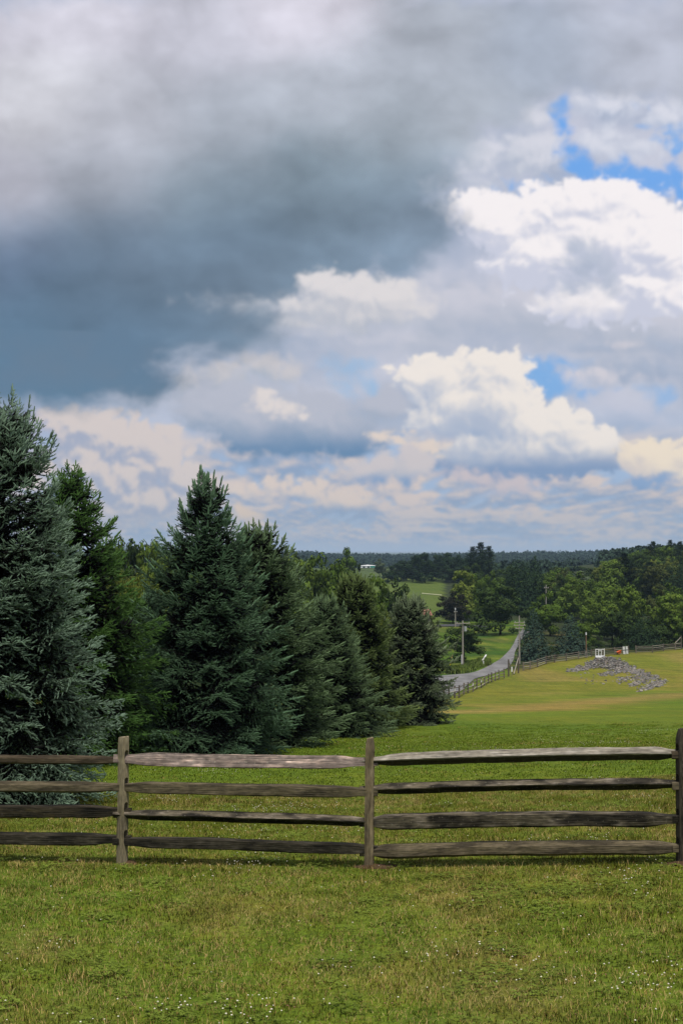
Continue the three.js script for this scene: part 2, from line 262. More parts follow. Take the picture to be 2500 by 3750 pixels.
function groundColor(x, d) {
  const n = fbm(x * .11, d * .07, 4), m = fbm(x * .5 + 9, d * .35, 3), l = fbm(x * .03 + 3, d * .02, 3);
  let c = mix3(GRASS, LUSH, ss(-.25, .35, n));
  if (d < 130) {
    c = mix3(c, [.2, .17, .04], .75 * ss(.02, .42, m + n * .5) * (1 - ss(14, 24, d)) + .25 * ss(.1, .45, fbm(x * .06 + 31, d * .05, 3)) * ss(20, 40, d));
  }
  if (d > 40) {
    const [q, side] = offLine(strip, x, d);
    const beyond = side > 0;
    if (d < 330) c = mix3(c, mix3(OLIVE, [.17, .19, .022], ss(-.2, .35, fbm(x * .06, d * .03 + 8, 3))), beyond ? ss(-2, 16, q - 3) : ss(7, 0, q) * .6);
    if (beyond && d < 330) c = mix3(c, STRAW, .38 * ss(.12, .42, fbm(x * .05 + 70, d * .045, 4)));
    const w = 3.2 + 1.5 * noise(x * .15, d * .1);
    c = mix3(c, STRAW, .75 * ss(w + 3.2, w - 2.4, q + 1.3 * noise(x * .4, d * .3)));
    if (x > 25 && d > 180) c = mix3(c, STRAW, .55 * ss(.05, .3, fbm(x * .08 + 11, d * .02, 3)) * (1 - ss(228, 250, d)));
  }
  if (d > 140) {
    const [q, side] = offLine(MEADOW_EDGE, x, d);
    if (side > 0 || d > 262) {
      let f = mix3(FOREST, [.05, .07, .02], ss(-.3, .4, m));
      if (x > 10 && d < 345 && x < 27 + (d - 200) * .17) f = mix3(LUSH, [.05, .11, .012], ss(-.2, .2, n));
      if (x < d * .083 && d > 300 && d < 690) f = mix3(PASTURE, [.1, .15, .025], ss(-.3, .3, n));
      if (d > 690 && d < 1150 && x > -40 && x < 90) f = [.09, .13, .045];
      c = mix3(c, f, ss(0, 2.5, q));
    }
    if (x < -16 && d > 60) c = mix3(c, FOREST, ss(-16, -26, x));
  }
  if (d > 70 && d < 330) {                                                         // mown and sun-bleached streaks
    const s1 = fbm(x * .05 + 5, d * .22, 4), s2 = fbm(x * .35, d * .5 + 9, 3);
    c = mix3(c, STRAW, .36 * ss(.14, .45, s1 + .5 * s2) * ss(100, 135, d + max(0, -x)));
    const k = 1 + .5 * s2 + .3 * fbm(x * .06 + 50, d * .3, 3); c = [c[0] * k, c[1] * k, c[2] * k];
  }
  if (l > .1) c = mix3(c, [c[0] * 1.12, c[1] * 1.02, c[2]], ss(.1, .4, l));
  return c;
}
{
  const xs = [], ds = [];
  const run = (list, a, b, s) => { for (let v = a; v < b - 1e-6; v += typeof s === 'number' ? s : s(v)) list.push(v); };
  const half = []; run(half, 0, 18, .6); run(half, 18, 80, 2); run(half, 80, 200, 6); run(half, 200, 3600, (v) => v * .09); half.push(3600);
  for (const v of half.slice(1).reverse()) xs.push(-v); xs.push(...half);
  run(ds, -80, 4, 6); run(ds, 4, 40, .5); run(ds, 40, 140, .9); run(ds, 140, 260, 1.6); run(ds, 260, 700, 7); run(ds, 700, 5200, (v) => v * .05); ds.push(5200);
  const nx = xs.length, nd = ds.length, pos = new Float32Array(nx * nd * 3), col = new Float32Array(nx * nd * 3), uv = new Float32Array(nx * nd * 2), idx = [];
  ds.forEach((d, j) => xs.forEach((x, i) => {
    const k = j * nx + i; pos.set([x, H(x, d), -d], k * 3); uv.set([x / 6, d / 6], k * 2);
    col.set(groundColor(x, d), k * 3);
    if (i < nx - 1 && j < nd - 1) idx.push(k, k + 1, k + nx, k + 1, k + nx + 1, k + nx);
  }));
  const g = new THREE.BufferGeometry();
  g.setAttribute('position', new THREE.BufferAttribute(pos, 3)); g.setAttribute('color', new THREE.BufferAttribute(col, 3)); g.setAttribute('uv', new THREE.BufferAttribute(uv, 2)); g.setIndex(idx); g.computeVertexNormals();
  const turf = texture(1024, 1024, (u, v) => {
    const n = fbm(u * 60, v * 60, 3), m = fbm(u * 9 + 5, v * 9, 4), s = noise(u * 210, v * 210);
    const k = 222 + 60 * n + 44 * m + 34 * s;
    return [k + 24 * ss(0, .5, m), k + 5, k - 14 * s];
  });
  const rough = texture(512, 512, (u, v) => .5 + .5 * fbm(u * 90, v * 90, 4), false);
  const m = new THREE.MeshPhysicalMaterial({ vertexColors: true, map: turf, bumpMap: rough, bumpScale: .05, roughness: 1, specularIntensity: .25 });
  tag(mesh('ground', g, m), 'sloping mown meadow running down to the valley', null, null, 'structure');
}

// ------------------------------------------------------------------ road and drive
const asphalt = new THREE.MeshStandardMaterial({ map: texture(512, 512, (u, v) => { const n = 112 + 44 * fbm(u * 3, v * 3, 5) + 12 * noise(u * 160, v * 160) - 26 * ss(.25, .3, fbm(u * 4 + 7, v * 4, 3)); return [n, n, n + 1]; }), roughness: .95 });
const darkAsphalt = new THREE.MeshStandardMaterial({ map: texture(256, 256, (u, v) => { const n = 60 + 14 * fbm(u * 5 + 9, v * 5, 4) + 10 * noise(u * 100, v * 100); return [n, n, n + 5]; }), roughness: .95 });
function band(left, right, lift, step = 1.5) {                                     // a sheet between two edges on the ground
  const A = new THREE.CatmullRomCurve3(left.map(([x, d]) => V(x, 0, d)), false, 'centripetal'), B = new THREE.CatmullRomCurve3(right.map(([x, d]) => V(x, 0, d)), false, 'centripetal');
  const n = Math.ceil(max(A.getLength(), B.getLength()) / step), m = 8, pos = [], uv = [], idx = [];
  for (let i = 0; i <= n; i++) {
    const p = A.getPointAt(i / n), q = B.getPointAt(i / n);
    for (let j = 0; j <= m; j++) { const x = mix(p.x, q.x, j / m), d = mix(p.z, q.z, j / m); pos.push(x, H(x, d) + lift, -d); uv.push(x / 8, d / 8); if (i < n && j < m) { const k = i * (m + 1) + j; idx.push(k, k + 1, k + m + 1, k + 1, k + m + 2, k + m + 1); } }
  }
  const g = new THREE.BufferGeometry();
  g.setAttribute('position', new THREE.Float32BufferAttribute(pos, 3)); g.setAttribute('uv', new THREE.Float32BufferAttribute(uv, 2)); g.setIndex(idx); g.computeVertexNormals();
  return g;
}
const S = (list) => list.map(([x, y]) => seen(x, y));
const roadLeft = S([[425, 676.5], [440, 675.5], [451.3, 674.6], [465, 673.4], [474, 671.6], [487, 666], [500.5, 657.8], [509, 649], [514.5, 639], [517.5, 633.6], [521, 629.5]]);
const roadRight = S([[425, 704], [440, 697], [449, 691], [462, 684.5], [474, 678.5], [489.5, 674], [505, 668.5], [511.5, 661], [514, 651], [518.5, 643.5], [523, 636], [529, 631]]);
tag(mesh('road', band(roadLeft, roadRight, .09), asphalt), 'pale grey country road bending up the hill past the gate', null, null, 'structure');
tag(mesh('driveway', band(S([[436, 624.6], [455, 624.2], [470, 625], [486, 626.6]]), S([[436, 626.6], [455, 626.4], [470, 627.4], [486, 629.2]]), .12), darkAsphalt), 'dark drive crossing the hillside behind the round tree', null, null, 'structure');
tag(mesh('pasture_track', band(S([[421, 593.0], [430, 593.9], [441, 594.9]]), S([[421, 593.8], [430, 594.6], [441, 595.7]]), .15), new THREE.MeshStandardMaterial({ color: new THREE.Color(.32, .34, .2), roughness: 1 })), 'pale track across the far pasture', null, null, 'structure');

// ------------------------------------------------------------------ grass in the lawn
function bladePatch(seed, size, n, h0, h1, w, colors, lean = .5) {
  const r = rng(seed), pos = [], col = [], idx = [], nor = [];
  for (let i = 0; i < n; i++) {
    const x = (r() - .5) * size, z = (r() - .5) * size, h = mix(h0, h1, r() ** 1.5), a = r() * 2 * PI, ww = w * mix(.6, 1.3, r()) / 2, l = h * lean * (r() * 1.6), b = r() * 2 * PI;
    const c = colors[floor(r() * colors.length)], v = mix(.75, 1.3, r()), k = pos.length / 3;
    const sx = cos(a) * ww, sz = sin(a) * ww, tx = cos(b) * l, tz = sin(b) * l;
    pos.push(x - sx, -.012, z - sz, x + sx, -.012, z + sz, x - sx * .8 + tx * .35, h * .6, z - sz * .8 + tz * .35, x + sx * .8 + tx * .35, h * .6, z + sz * .8 + tz * .35, x + tx, h, z + tz);
    const nn = V(sin(a) * .22 + cos(b) * .15, .95, -cos(a) * .22 + sin(b) * .15).normalize();
    for (let q = 0; q < 5; q++) { col.push(c[0] * v, c[1] * v, c[2] * v); nor.push(nn.x, nn.y, nn.z); }
    idx.push(k, k + 1, k + 2, k + 1, k + 3, k + 2, k + 2, k + 3, k + 4);
  }
  const g = new THREE.BufferGeometry();
  g.setAttribute('position', new THREE.Float32BufferAttribute(pos, 3)); g.setAttribute('color', new THREE.Float32BufferAttribute(col, 3)); g.setIndex(idx); g.setAttribute('normal', new THREE.Float32BufferAttribute(pos.map((_, i) => nor[i]), 3));
  return g;
}
function cloverPatch(seed, size, n) {
  const r = rng(seed), pos = [], col = [], idx = [];
  for (let i = 0; i < n; i++) {
    const x = (r() - .5) * size, z = (r() - .5) * size, h = mix(.02, .05, r()), t0 = r() * 6, v = mix(.8, 1.25, r());
    for (let q = 0; q < 3; q++) {
      const a = t0 + q * 2.094, R = mix(.008, .014, r()), k = pos.length / 3, cx = x + cos(a) * R, cz = z + sin(a) * R, px = -sin(a) * R * .75, pz = cos(a) * R * .75;
      pos.push(x, h, z, cx + px, h + .004, cz + pz, cx + cos(a) * R * .8, h + .001, cz + sin(a) * R * .8, cx - px, h + .006, cz - pz);
      for (let p = 0; p < 4; p++) col.push(.115 * v, .165 * v, .024 * v);
      idx.push(k, k + 1, k + 2, k, k + 2, k + 3);
    }
  }
  const g = new THREE.BufferGeometry();
  g.setAttribute('position', new THREE.Float32BufferAttribute(pos, 3)); g.setAttribute('color', new THREE.Float32BufferAttribute(col, 3)); g.setIndex(idx); g.computeVertexNormals();
  return g;
}
function scatter(name, parent, geo, mat, places) {
  const im = new THREE.InstancedMesh(geo, mat, places.length), m = new THREE.Matrix4(), q = new THREE.Quaternion(), up = V(0, 1, 0), c = new THREE.Color();
  places.forEach((p, i) => { q.setFromAxisAngle(up, p.a); m.compose(p.at, p.q ? p.q : q, V(p.s, p.s * (p.h ?? 1), p.s)); im.setMatrixAt(i, m); if (p.c) im.setColorAt(i, c.setRGB(...p.c)); });
  im.userData.kind = 'stuff';
  return put(im, name, parent);
}
{
  const lawn = base('lawn_grass', [0, 0, 0]);
  tag(lawn, 'short green and straw coloured grass with clover leaves covering the lawn', 'grass', null, 'stuff');
  const grassMat = new THREE.MeshPhysicalMaterial({ vertexColors: true, roughness: 1, specularIntensity: .2, side: THREE.DoubleSide });
  const greens = [[.13, .17, .018], [.16, .19, .02], [.19, .2, .026], [.105, .15, .024]], straws = [[.46, .35, .14], [.38, .29, .11], [.3, .2, .07], [.2, .19, .045], [.52, .43, .2]], dry = [[.16, .165, .03], [.2, .175, .045], [.12, .155, .02]];
  const r = rng(5);
  const kinds = [[], [], [], [], []];
  for (let d = 6.2; d < 24; d += .135) {
    const w = d * .3 + 1.6;
    for (let x = -w; x < w; x += .15) {
      const px = x + (r() - .5) * .15, pd = d + (r() - .5) * .15, n = fbm(px * .9, pd * .9, 4), l = fbm(px * .25 + 20, pd * .25, 3);
      const dryness = clamp(.78 + n * 2.0 + l * 1.5 - .55 * ss(13, 16, pd));
      const k = r() < dryness * .62 ? 1 : r() < .12 + .5 * fbm(px * .7 + 50, pd * .7, 2) ? 2 : r() < .4 ? 4 : 0;
      const t = mix(.75, 1.2, r()) * mix(1, .85, ss(-.2, .5, -n));
      kinds[k].push({ at: ground(px, pd), a: r() * 6.28, s: mix(.75, 1.3, r()), h: mix(.45, 1.0, r()) * (1 + .5 * ss(.15, .4, fbm(px * .5 + 80, pd * .5, 2))), c: [t * 1.05, t, t] });
    }
  }
  const fine = [bladePatch(1, .26, 84, .02, .06, .0036, greens, .8), bladePatch(2, .26, 66, .02, .066, .003, straws, 1.1), null, null, bladePatch(4, .26, 84, .018, .052, .0034, [...dry, straws[0], straws[2]], 1)];
  scatter('grass_tufts', lawn, fine[0], grassMat, kinds[0]); scatter('straw_tufts', lawn, fine[1], grassMat, kinds[1]); scatter('clover_leaves', lawn, cloverPatch(3, .24, 30), grassMat, kinds[2]); scatter('dry_tufts', lawn, fine[4], grassMat, kinds[4]);
  const far = [[], []];
  for (let d = 24; d < 62; d += d < 55 ? .4 : .8) {
    const w = d * .29 + 2, s = d < 55 ? .45 : .9;
    for (let x = -w; x < w; x += s) {
      const px = x + (r() - .5) * s, pd = d + (r() - .5) * s, n = fbm(px * .35, pd * .2, 4), t = mix(.8, 1.15, r());
      if (r() < ss(34, 62, pd)) continue;
      far[r() < .05 + .35 * n ? 1 : 0].push({ at: ground(px, pd), a: r() * 6.28, s: s / .45, h: mix(.6, 1, r()) * .45 / s, c: [t, t, t] });
    }
  }
  scatter('far_tufts', lawn, bladePatch(6, .6, 170, .008, .026, .011, [[.13, .19, .016], [.145, .2, .018], [.112, .185, .015]]), grassMat, far[0]);
  scatter('far_dry_tufts', lawn, bladePatch(7, .6, 150, .012, .045, .01, [...dry, straws[2]]), grassMat, far[1]);

  // white clover heads and withered brown ones
  const head = new THREE.IcosahedronGeometry(.006, 1); head.scale(1, .82, 1);
  { const p = head.attributes.position, q = rng(4), c = []; for (let i = 0; i < p.count; i++) { const k = mix(.8, 1.15, abs(sin(p.getX(i) * 4000 + p.getZ(i) * 7000))); p.setXYZ(i, p.getX(i) * k, p.getY(i) * k, p.getZ(i) * k); const b = ss(-.006, .002, p.getY(i)); c.push(mix(.36, .74, b), mix(.27, .71, b), mix(.17, .58, b)); } head.setAttribute('color', new THREE.Float32BufferAttribute(c, 3)); head.computeVertexNormals(); }
  const white = [], brown = [];
  for (let i = 0; i < 52000; i++) {
    const d = 6.4 + 40 * r() ** 1.35, x = (r() * 2 - 1) * (d * .29 + 1.2), n = fbm(x * .55 + 7, d * .5 + 2, 3) + .5 * fbm(x * .16, d * .1 + 40, 2);
    if (r() > .018 + .62 * ss(.12, .5, n) + .12 * ss(16, 20, d) * ss(40, 24, d) * ss(-.1, .3, n)) continue;
    const at = ground(x, d); at.y += mix(.035, .085, r());
    (r() < .8 ? white : brown).push({ at, a: r() * 6, s: mix(.65, 1.15, r()) * (1 + .25 * ss(18, 40, d)), c: [1, 1, 1] });
  }
  const flowers = base('clover_flowers', [0, 0, 0]);
  tag(flowers, 'white clover heads dotted all over the lawn', 'clover flowers', null, 'stuff');
  scatter('flower_heads', flowers, head, new THREE.MeshStandardMaterial({ vertexColors: true, roughness: .8 }), white);
  scatter('withered_heads', flowers, head, new THREE.MeshStandardMaterial({ color: new THREE.Color(.22, .12, .06), roughness: .9 }), brown);
}
// ------------------------------------------------------------------ spruces
const barkMat = new THREE.MeshStandardMaterial({ color: new THREE.Color(.07, .052, .04), roughness: 1 });
function tube(points, r0, r1, sides = 6) {                                         // a tapered limb through points
  const n = points.length, pos = [], nor = [], idx = [], uv = [], t = V(), u = V(), w = V();
  for (let i = 0; i < n; i++) {
    t.copy(points[min(i + 1, n - 1)]).sub(points[max(i - 1, 0)]).normalize();
    u.set(abs(t.y) > .9 ? 1 : 0, abs(t.y) > .9 ? 0 : 1, 0).cross(t).normalize(); w.copy(t).cross(u);
    const R = mix(r0, r1, i / (n - 1));
    for (let j = 0; j <= sides; j++) { const a = j / sides * 2 * PI, c = cos(a), s = sin(a), x = u.x * c + w.x * s, y = u.y * c + w.y * s, z = u.z * c + w.z * s; pos.push(points[i].x + x * R, points[i].y + y * R, points[i].z + z * R); nor.push(x, y, z); uv.push(j / sides, i / n); }
    if (i < n - 1) for (let j = 0; j < sides; j++) { const k = i * (sides + 1) + j; idx.push(k, k + sides + 1, k + 1, k + 1, k + sides + 1, k + sides + 2); }
  }
  const g = new THREE.BufferGeometry();
  g.setAttribute('position', new THREE.Float32BufferAttribute(pos, 3)); g.setAttribute('normal', new THREE.Float32BufferAttribute(nor, 3)); g.setAttribute('uv', new THREE.Float32BufferAttribute(uv, 2)); g.setIndex(idx);
  return g;
}
function shootGeo(seed, needles, len, wid, fwd, core) {                                  // one foxtail shoot of unit length along +y
  const r = rng(seed), pos = [], col = [], idx = [], nor = [];
  for (let i = 0; i < needles; i++) {
    const y = (i + r()) / needles * .95, a = i * 2.4 + r(), l = len * mix(.75, 1.15, r()) * (1 - .35 * ss(.7, 1, y)), f = fwd * mix(.7, 1.3, r()) + .5 * ss(.75, 1, y);
    const c = cos(a), s = sin(a), k = pos.length / 3, v = mix(.75, 1.25, r()), tx = c * l, tz = s * l, ty = y + l * f;
    pos.push(c * .012 - s * wid, y, s * .012 + c * wid, c * .012 + s * wid, y, s * .012 - c * wid, tx, ty, tz);
    for (let q = 0; q < 3; q++) { col.push(v, v, v); const nn = V(c * .8, .5, s * .8).normalize(); nor.push(nn.x, nn.y, nn.z); }
    idx.push(k, k + 1, k + 2);
  }
  const K = pos.length / 3, rings = [[-.02, .03], [.12, core], [.6, core * 1.05], [.9, core * .6], [1.02, .01]];   // the dense middle of the needles
  rings.forEach(([y, R], i) => { for (let j = 0; j < 5; j++) { const a = j * 1.2566 + i * .6; pos.push(cos(a) * R, y, sin(a) * R); nor.push(cos(a) * .9, .4, sin(a) * .9); const v = i ? .82 + .3 * ((j * 7 + i * 3) % 5) / 5 : .6; col.push(v, v, v); if (i < 4) { const n = (j + 1) % 5; idx.push(K + i * 5 + j, K + i * 5 + 5 + j, K + i * 5 + n, K + i * 5 + n, K + i * 5 + 5 + j, K + i * 5 + 5 + n); } } });
  const g = new THREE.BufferGeometry();
  g.setAttribute('position', new THREE.Float32BufferAttribute(pos, 3)); g.setAttribute('normal', new THREE.Float32BufferAttribute(nor, 3)); g.setAttribute('color', new THREE.Float32BufferAttribute(col, 3)); g.setIndex(idx);
  return g;
}
const needleMat = new THREE.MeshPhysicalMaterial({ vertexColors: true, roughness: .85, specularIntensity: .35, side: THREE.DoubleSide });
const fineShoot = shootGeo(3, 60, .19, .016, .8, .095), midShoot = shootGeo(8, 34, .22, .026, .8, .1);
let shootCount = 0;
function spruce({ seed, Hh, R, tint, oldShade, spacing = .27, shoot = .125, geo = fineShoot, droop = 0, shape = .85, tips = 1, full = 9 }) {
  const r = rng(seed), root = new THREE.Group(), limbs = [], places = [], q = new THREE.Quaternion(), Y = V(0, 1, 0);
  const putShoot = (p, dir, s, ageShade) => {
    const c = mix3(tint, oldShade, clamp(ageShade * 1.15, 0, 1.3)).map((v) => max(v, .006)), v = mix(.72, 1.25, r());  // older needles, with the shade inside the crown painted into their colour
    places.push({ at: p.clone(), q: new THREE.Quaternion().setFromUnitVectors(Y, dir), s: s, c: [c[0] * v, c[1] * v, c[2] * v] });
  };
  const bend = [r() * .1 - .05, r() * .1 - .05];
  const stem = (y) => V(bend[0] * sin(y / Hh * 3), y, bend[1] * sin(y / Hh * 3));
  const lobes = [r() * 6, r() * 6, r() * 6];
  let y = .12;
  while (y < Hh * .985) {
    const t = y / Hh, n = t > .93 ? 4 : full, a0 = r() * 6.28;
    for (let b = 0; b < n; b++) {
      const az = a0 + b / n * 2 * PI + (r() - .5) * .6;
      let L = R * pow(1 - t, shape) * (1 - .22 * ss(.12, 0, t)) * mix(.8, 1.07, pow(r(), .7)) * (1 + .1 * sin(az * 2 + lobes[0] + t * 5) + .1 * sin(az * 3 + lobes[1] - t * 9)) + .1;
      if (t > .9) L = max(L, .22 * r() + .12);
      const e0 = mix(-.12 - droop, .95, pow(t, 1.5)) + (r() - .5) * .22, sag = (1 - t) * .22 + droop * .4, up = .35 + .3 * t;
      const N = max(4, Math.ceil(L / .1)), pts = [], yb = y + (r() - .5) * spacing * .8;
      const p = stem(yb), hd = V(cos(az), 0, sin(az)), side = V(-sin(az), 0, cos(az)), dir = V();
      for (let i = 0; i <= N; i++) {
        pts.push(p.clone());
        const s = i / N, el = e0 - sag * sin(s * 2.2) + up * ss(.55, 1, s);
        dir.set(hd.x * cos(el), sin(el), hd.z * cos(el)); p.addScaledVector(dir, L / N);
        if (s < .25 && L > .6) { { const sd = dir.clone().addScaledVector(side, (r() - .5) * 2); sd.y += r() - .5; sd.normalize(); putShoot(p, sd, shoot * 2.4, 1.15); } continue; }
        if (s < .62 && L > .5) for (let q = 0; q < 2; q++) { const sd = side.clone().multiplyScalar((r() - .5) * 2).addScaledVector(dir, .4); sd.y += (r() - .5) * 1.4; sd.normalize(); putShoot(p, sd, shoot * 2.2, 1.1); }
        const lt = (.42 * L) * pow(1 - s, .75) * mix(.7, 1.15, r()) + min(.14, L * .14);
        for (const sg of [-1, 1]) {
          const td = dir.clone().multiplyScalar(.62).addScaledVector(side, sg * .8); td.y += -.1 - .2 * (1 - t) + (r() - .5) * .95; td.normalize();
          const m = max(1, Math.round(lt / (shoot * .52)));
          for (let k = 1; k <= m; k++) {
            const at = p.clone().addScaledVector(td, lt * (k - .6) / m), edge = ss(.35, .95, max(s, k / m * .9)), ageShade = clamp(1 - edge + (r() - .5) * .4);
            at.y -= .05 * (k / m) ** 2 * (1 - t);
            const sd = td.clone(); if (k < m) sd.addScaledVector(dir, r() * 1.1 - .2).addScaledVector(side, (r() - .5) * 1.7); sd.y += (r() - .32) * 1.1; sd.normalize();
            putShoot(at, sd, shoot * mix(.65, 1.12, r()) * (t > .85 ? .85 : 1), ageShade);
          }
        }
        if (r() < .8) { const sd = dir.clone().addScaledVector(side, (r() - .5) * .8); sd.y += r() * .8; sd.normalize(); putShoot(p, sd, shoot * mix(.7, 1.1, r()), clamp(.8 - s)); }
      }
      putShoot(p, dir.clone().normalize(), shoot * 1.35 * tips, 0); { const d2 = dir.clone().addScaledVector(side, .6).normalize(), d3 = dir.clone().addScaledVector(side, -.6).normalize(); putShoot(pts[N], d2, shoot * 1.2, 0); putShoot(pts[N], d3, shoot * 1.2, 0); }
      if (b % 1 === 0) limbs.push(tube([pts[0], pts[floor(N * .4)], pts[floor(N * .75)], pts[N]], .012 + L * .009, .003, 4));
    }
    y += spacing * mix(.75, 1.25, r()) * (t > .85 ? .62 : 1);
  }
  for (let k = 0; k < 9; k++) { const h = Hh * (.94 + .06 * k / 8); for (let j = 0; j < 3; j++) { const a = r() * 6.28; putShoot(stem(h), V(cos(a) * .7, .8, sin(a) * .7).normalize(), shoot * .9, .2); } }
  putShoot(stem(Hh * .985), V(.05, 1, 0).normalize(), shoot * 2.2 * tips, 0); putShoot(stem(Hh * .96), V(.3, 1, .1).normalize(), shoot * 1.8 * tips, 0); putShoot(stem(Hh * .96), V(-.3, 1, -.1).normalize(), shoot * 1.7 * tips, 0);
  shootCount += places.length;
  const tp = []; for (let i = 0; i <= 8; i++) tp.push(stem(Hh * i / 8 * .99 - (i ? 0 : .3)));
  mesh('trunk', tube(tp, .02 + Hh * .015, .008, 8), barkMat, root);
  const lm = mesh('limbs', mergeGeometries(limbs), barkMat, root); lm.userData.kind = 'stuff';
  scatter('crown', root, geo, needleMat, places);
  return root;
}
function plant(root, name, label, category, x, d, turn, s = [1, 1, 1], group) {
  root.position.copy(ground(x, d)); root.position.y -= .03; root.rotation.y = turn; root.scale.set(...s);
  put(root, name); return tag(root, label, category, group);
}
const BLUE_T = [.175, .26, .185], BLUE_O = [.026, .042, .024], TEAL_T = [.085, .155, .085], TEAL_O = [.01, .021, .012], GREEN_T = [.065, .14, .03], GREEN_O = [.01, .022, .007], SAGE_T = [.11, .17, .08], OLIVE_T = [.11, .155, .05];  // tips lightened and inner tones darkened to carry light and shade
const big = spruce({ seed: 11, Hh: 6.5, R: 2.25, tint: BLUE_T, oldShade: BLUE_O, spacing: .29, shoot: .1, full: 11, shape: .55, droop: .1 });
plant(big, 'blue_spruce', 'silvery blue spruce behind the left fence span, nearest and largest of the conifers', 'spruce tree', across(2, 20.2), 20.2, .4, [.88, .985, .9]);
const green = spruce({ seed: 23, Hh: 7.2, R: 2.7, tint: GREEN_T, oldShade: GREEN_O, spacing: .29, shoot: .115, droop: .12, shape: .7, geo: midShoot });
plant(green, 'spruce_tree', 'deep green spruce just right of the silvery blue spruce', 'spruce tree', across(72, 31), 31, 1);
const teal = spruce({ seed: 37, Hh: 7.4, R: 2.85, tint: TEAL_T, oldShade: TEAL_O, spacing: .28, shoot: .115, shape: .8, tips: 1.5, geo: midShoot });
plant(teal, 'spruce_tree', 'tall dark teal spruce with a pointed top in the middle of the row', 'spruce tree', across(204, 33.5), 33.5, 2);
const sage = spruce({ seed: 41, Hh: 6.4, R: 2.7, tint: SAGE_T, oldShade: TEAL_O, spacing: .29, shoot: .125, shape: .6, geo: midShoot, tips: 1.4 });
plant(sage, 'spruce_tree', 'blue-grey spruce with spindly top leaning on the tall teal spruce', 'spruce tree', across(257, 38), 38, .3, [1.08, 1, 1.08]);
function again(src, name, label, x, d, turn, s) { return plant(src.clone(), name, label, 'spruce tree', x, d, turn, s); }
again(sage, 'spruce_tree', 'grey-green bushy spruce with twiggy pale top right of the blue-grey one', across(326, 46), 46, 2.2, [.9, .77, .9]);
const olive = spruce({ seed: 53, Hh: 6.3, R: 2.6, tint: OLIVE_T, oldShade: GREEN_O, spacing: .32, shoot: .15, shape: .6, geo: midShoot, tips: 1.5 });
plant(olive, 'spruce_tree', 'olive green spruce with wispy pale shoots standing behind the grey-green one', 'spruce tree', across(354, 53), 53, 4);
const end = spruce({ seed: 67, Hh: 5.0, R: 2.15, tint: [.15, .195, .11], oldShade: TEAL_O, spacing: .29, shoot: .14, shape: .5, geo: midShoot, tips: 1.2 });
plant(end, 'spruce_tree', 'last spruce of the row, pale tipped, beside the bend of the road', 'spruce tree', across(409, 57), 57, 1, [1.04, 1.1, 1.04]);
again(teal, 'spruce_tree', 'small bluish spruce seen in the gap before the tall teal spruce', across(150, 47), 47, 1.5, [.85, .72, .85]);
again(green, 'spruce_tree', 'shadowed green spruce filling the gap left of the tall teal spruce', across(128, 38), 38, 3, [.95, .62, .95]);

// ------------------------------------------------------------------ broadleaved trees, pines and far conifers
function addLeaf(A, r, p, n, s, c) {
  const a = r() * 6.28, u = V(cos(a), r() - .5, sin(a)).cross(n).normalize(), w = n.clone().cross(u).normalize(), k = A.pos.length / 3, l = s * mix(.7, 1.3, r()), h = l * mix(.5, .8, r());
  for (const [i, j] of [[-1, 0], [0, -1], [1, 0], [0, 1]]) { A.pos.push(p.x + u.x * l * i + w.x * h * j, p.y + u.y * l * i + w.y * h * j, p.z + u.z * l * i + w.z * h * j); A.nor.push(n.x, n.y, n.z); A.col.push(...c); }
  A.idx.push(k, k + 1, k + 2, k, k + 2, k + 3);
}
function close(A) { const g = new THREE.BufferGeometry(); g.setAttribute('position', new THREE.Float32BufferAttribute(A.pos, 3)); g.setAttribute('normal', new THREE.Float32BufferAttribute(A.nor, 3)); g.setAttribute('color', new THREE.Float32BufferAttribute(A.col, 3)); g.setIndex(A.idx); return g; }
const fresh = () => ({ pos: [], nor: [], col: [], idx: [] });
// crowns of unit height standing on y = 0, about one unit wide
function leafCrown(seed, { blobs = 30, leaves = 5200, leaf = .0235, low = .07, top = 1, flat = 1, tall = 1 }) {
  const r = rng(seed), A = fresh(), list = [];
  for (let i = 0; i < blobs; i++) {
    const t = pow(r(), .8), y = mix(low, top * .9, t), reach = .44 * sqrt(max(.04, 1 - ((t - .4) / .68) ** 2)) * flat, a = r() * 6.28, q = sqrt(mix(.15, 1, r()));
    list.push([cos(a) * reach * q, y, sin(a) * reach * q, mix(.07, .145, r()) * (1 - .3 * t)]);
  }
  list.push([0, top * .9, 0, .09], [0, .5, 0, .22], [.1, .6, .1, .15], [-.1, .4, 0, .18]);
  const vol = list.reduce((s, b) => s + b[3] ** 2, 0), p = V(), n = V();
  for (const [x, y, z, R] of list) {
    const m = Math.round(leaves * R * R / vol), tone = mix(.78, 1.2, r());
    for (let i = 0; i < m; i++) {
      const c = r() * 2 - 1, a = r() * 6.28, s = sqrt(1 - c * c); n.set(s * cos(a), c, s * sin(a));
      const k = R * (r() < .82 ? mix(.75, 1.12, r()) : r()); p.set(x + n.x * k * 1.1, y + n.y * k * .85 * tall, z + n.z * k * 1.1);
      if (fbm(p.x * 9 + seed, p.y * 9 + p.z * 7, 2) < -.33) continue;
      n.x += (r() - .5) * .7; n.y += (r() - .5) * .7 + .25; n.z += (r() - .5) * .7; n.normalize();
      const v = tone * mix(.84, 1.16, r());
      addLeaf(A, r, p, n, leaf, [v * mix(.92, 1.1, r()), v, v * .9]);
    }
  }
  return close(A);
}
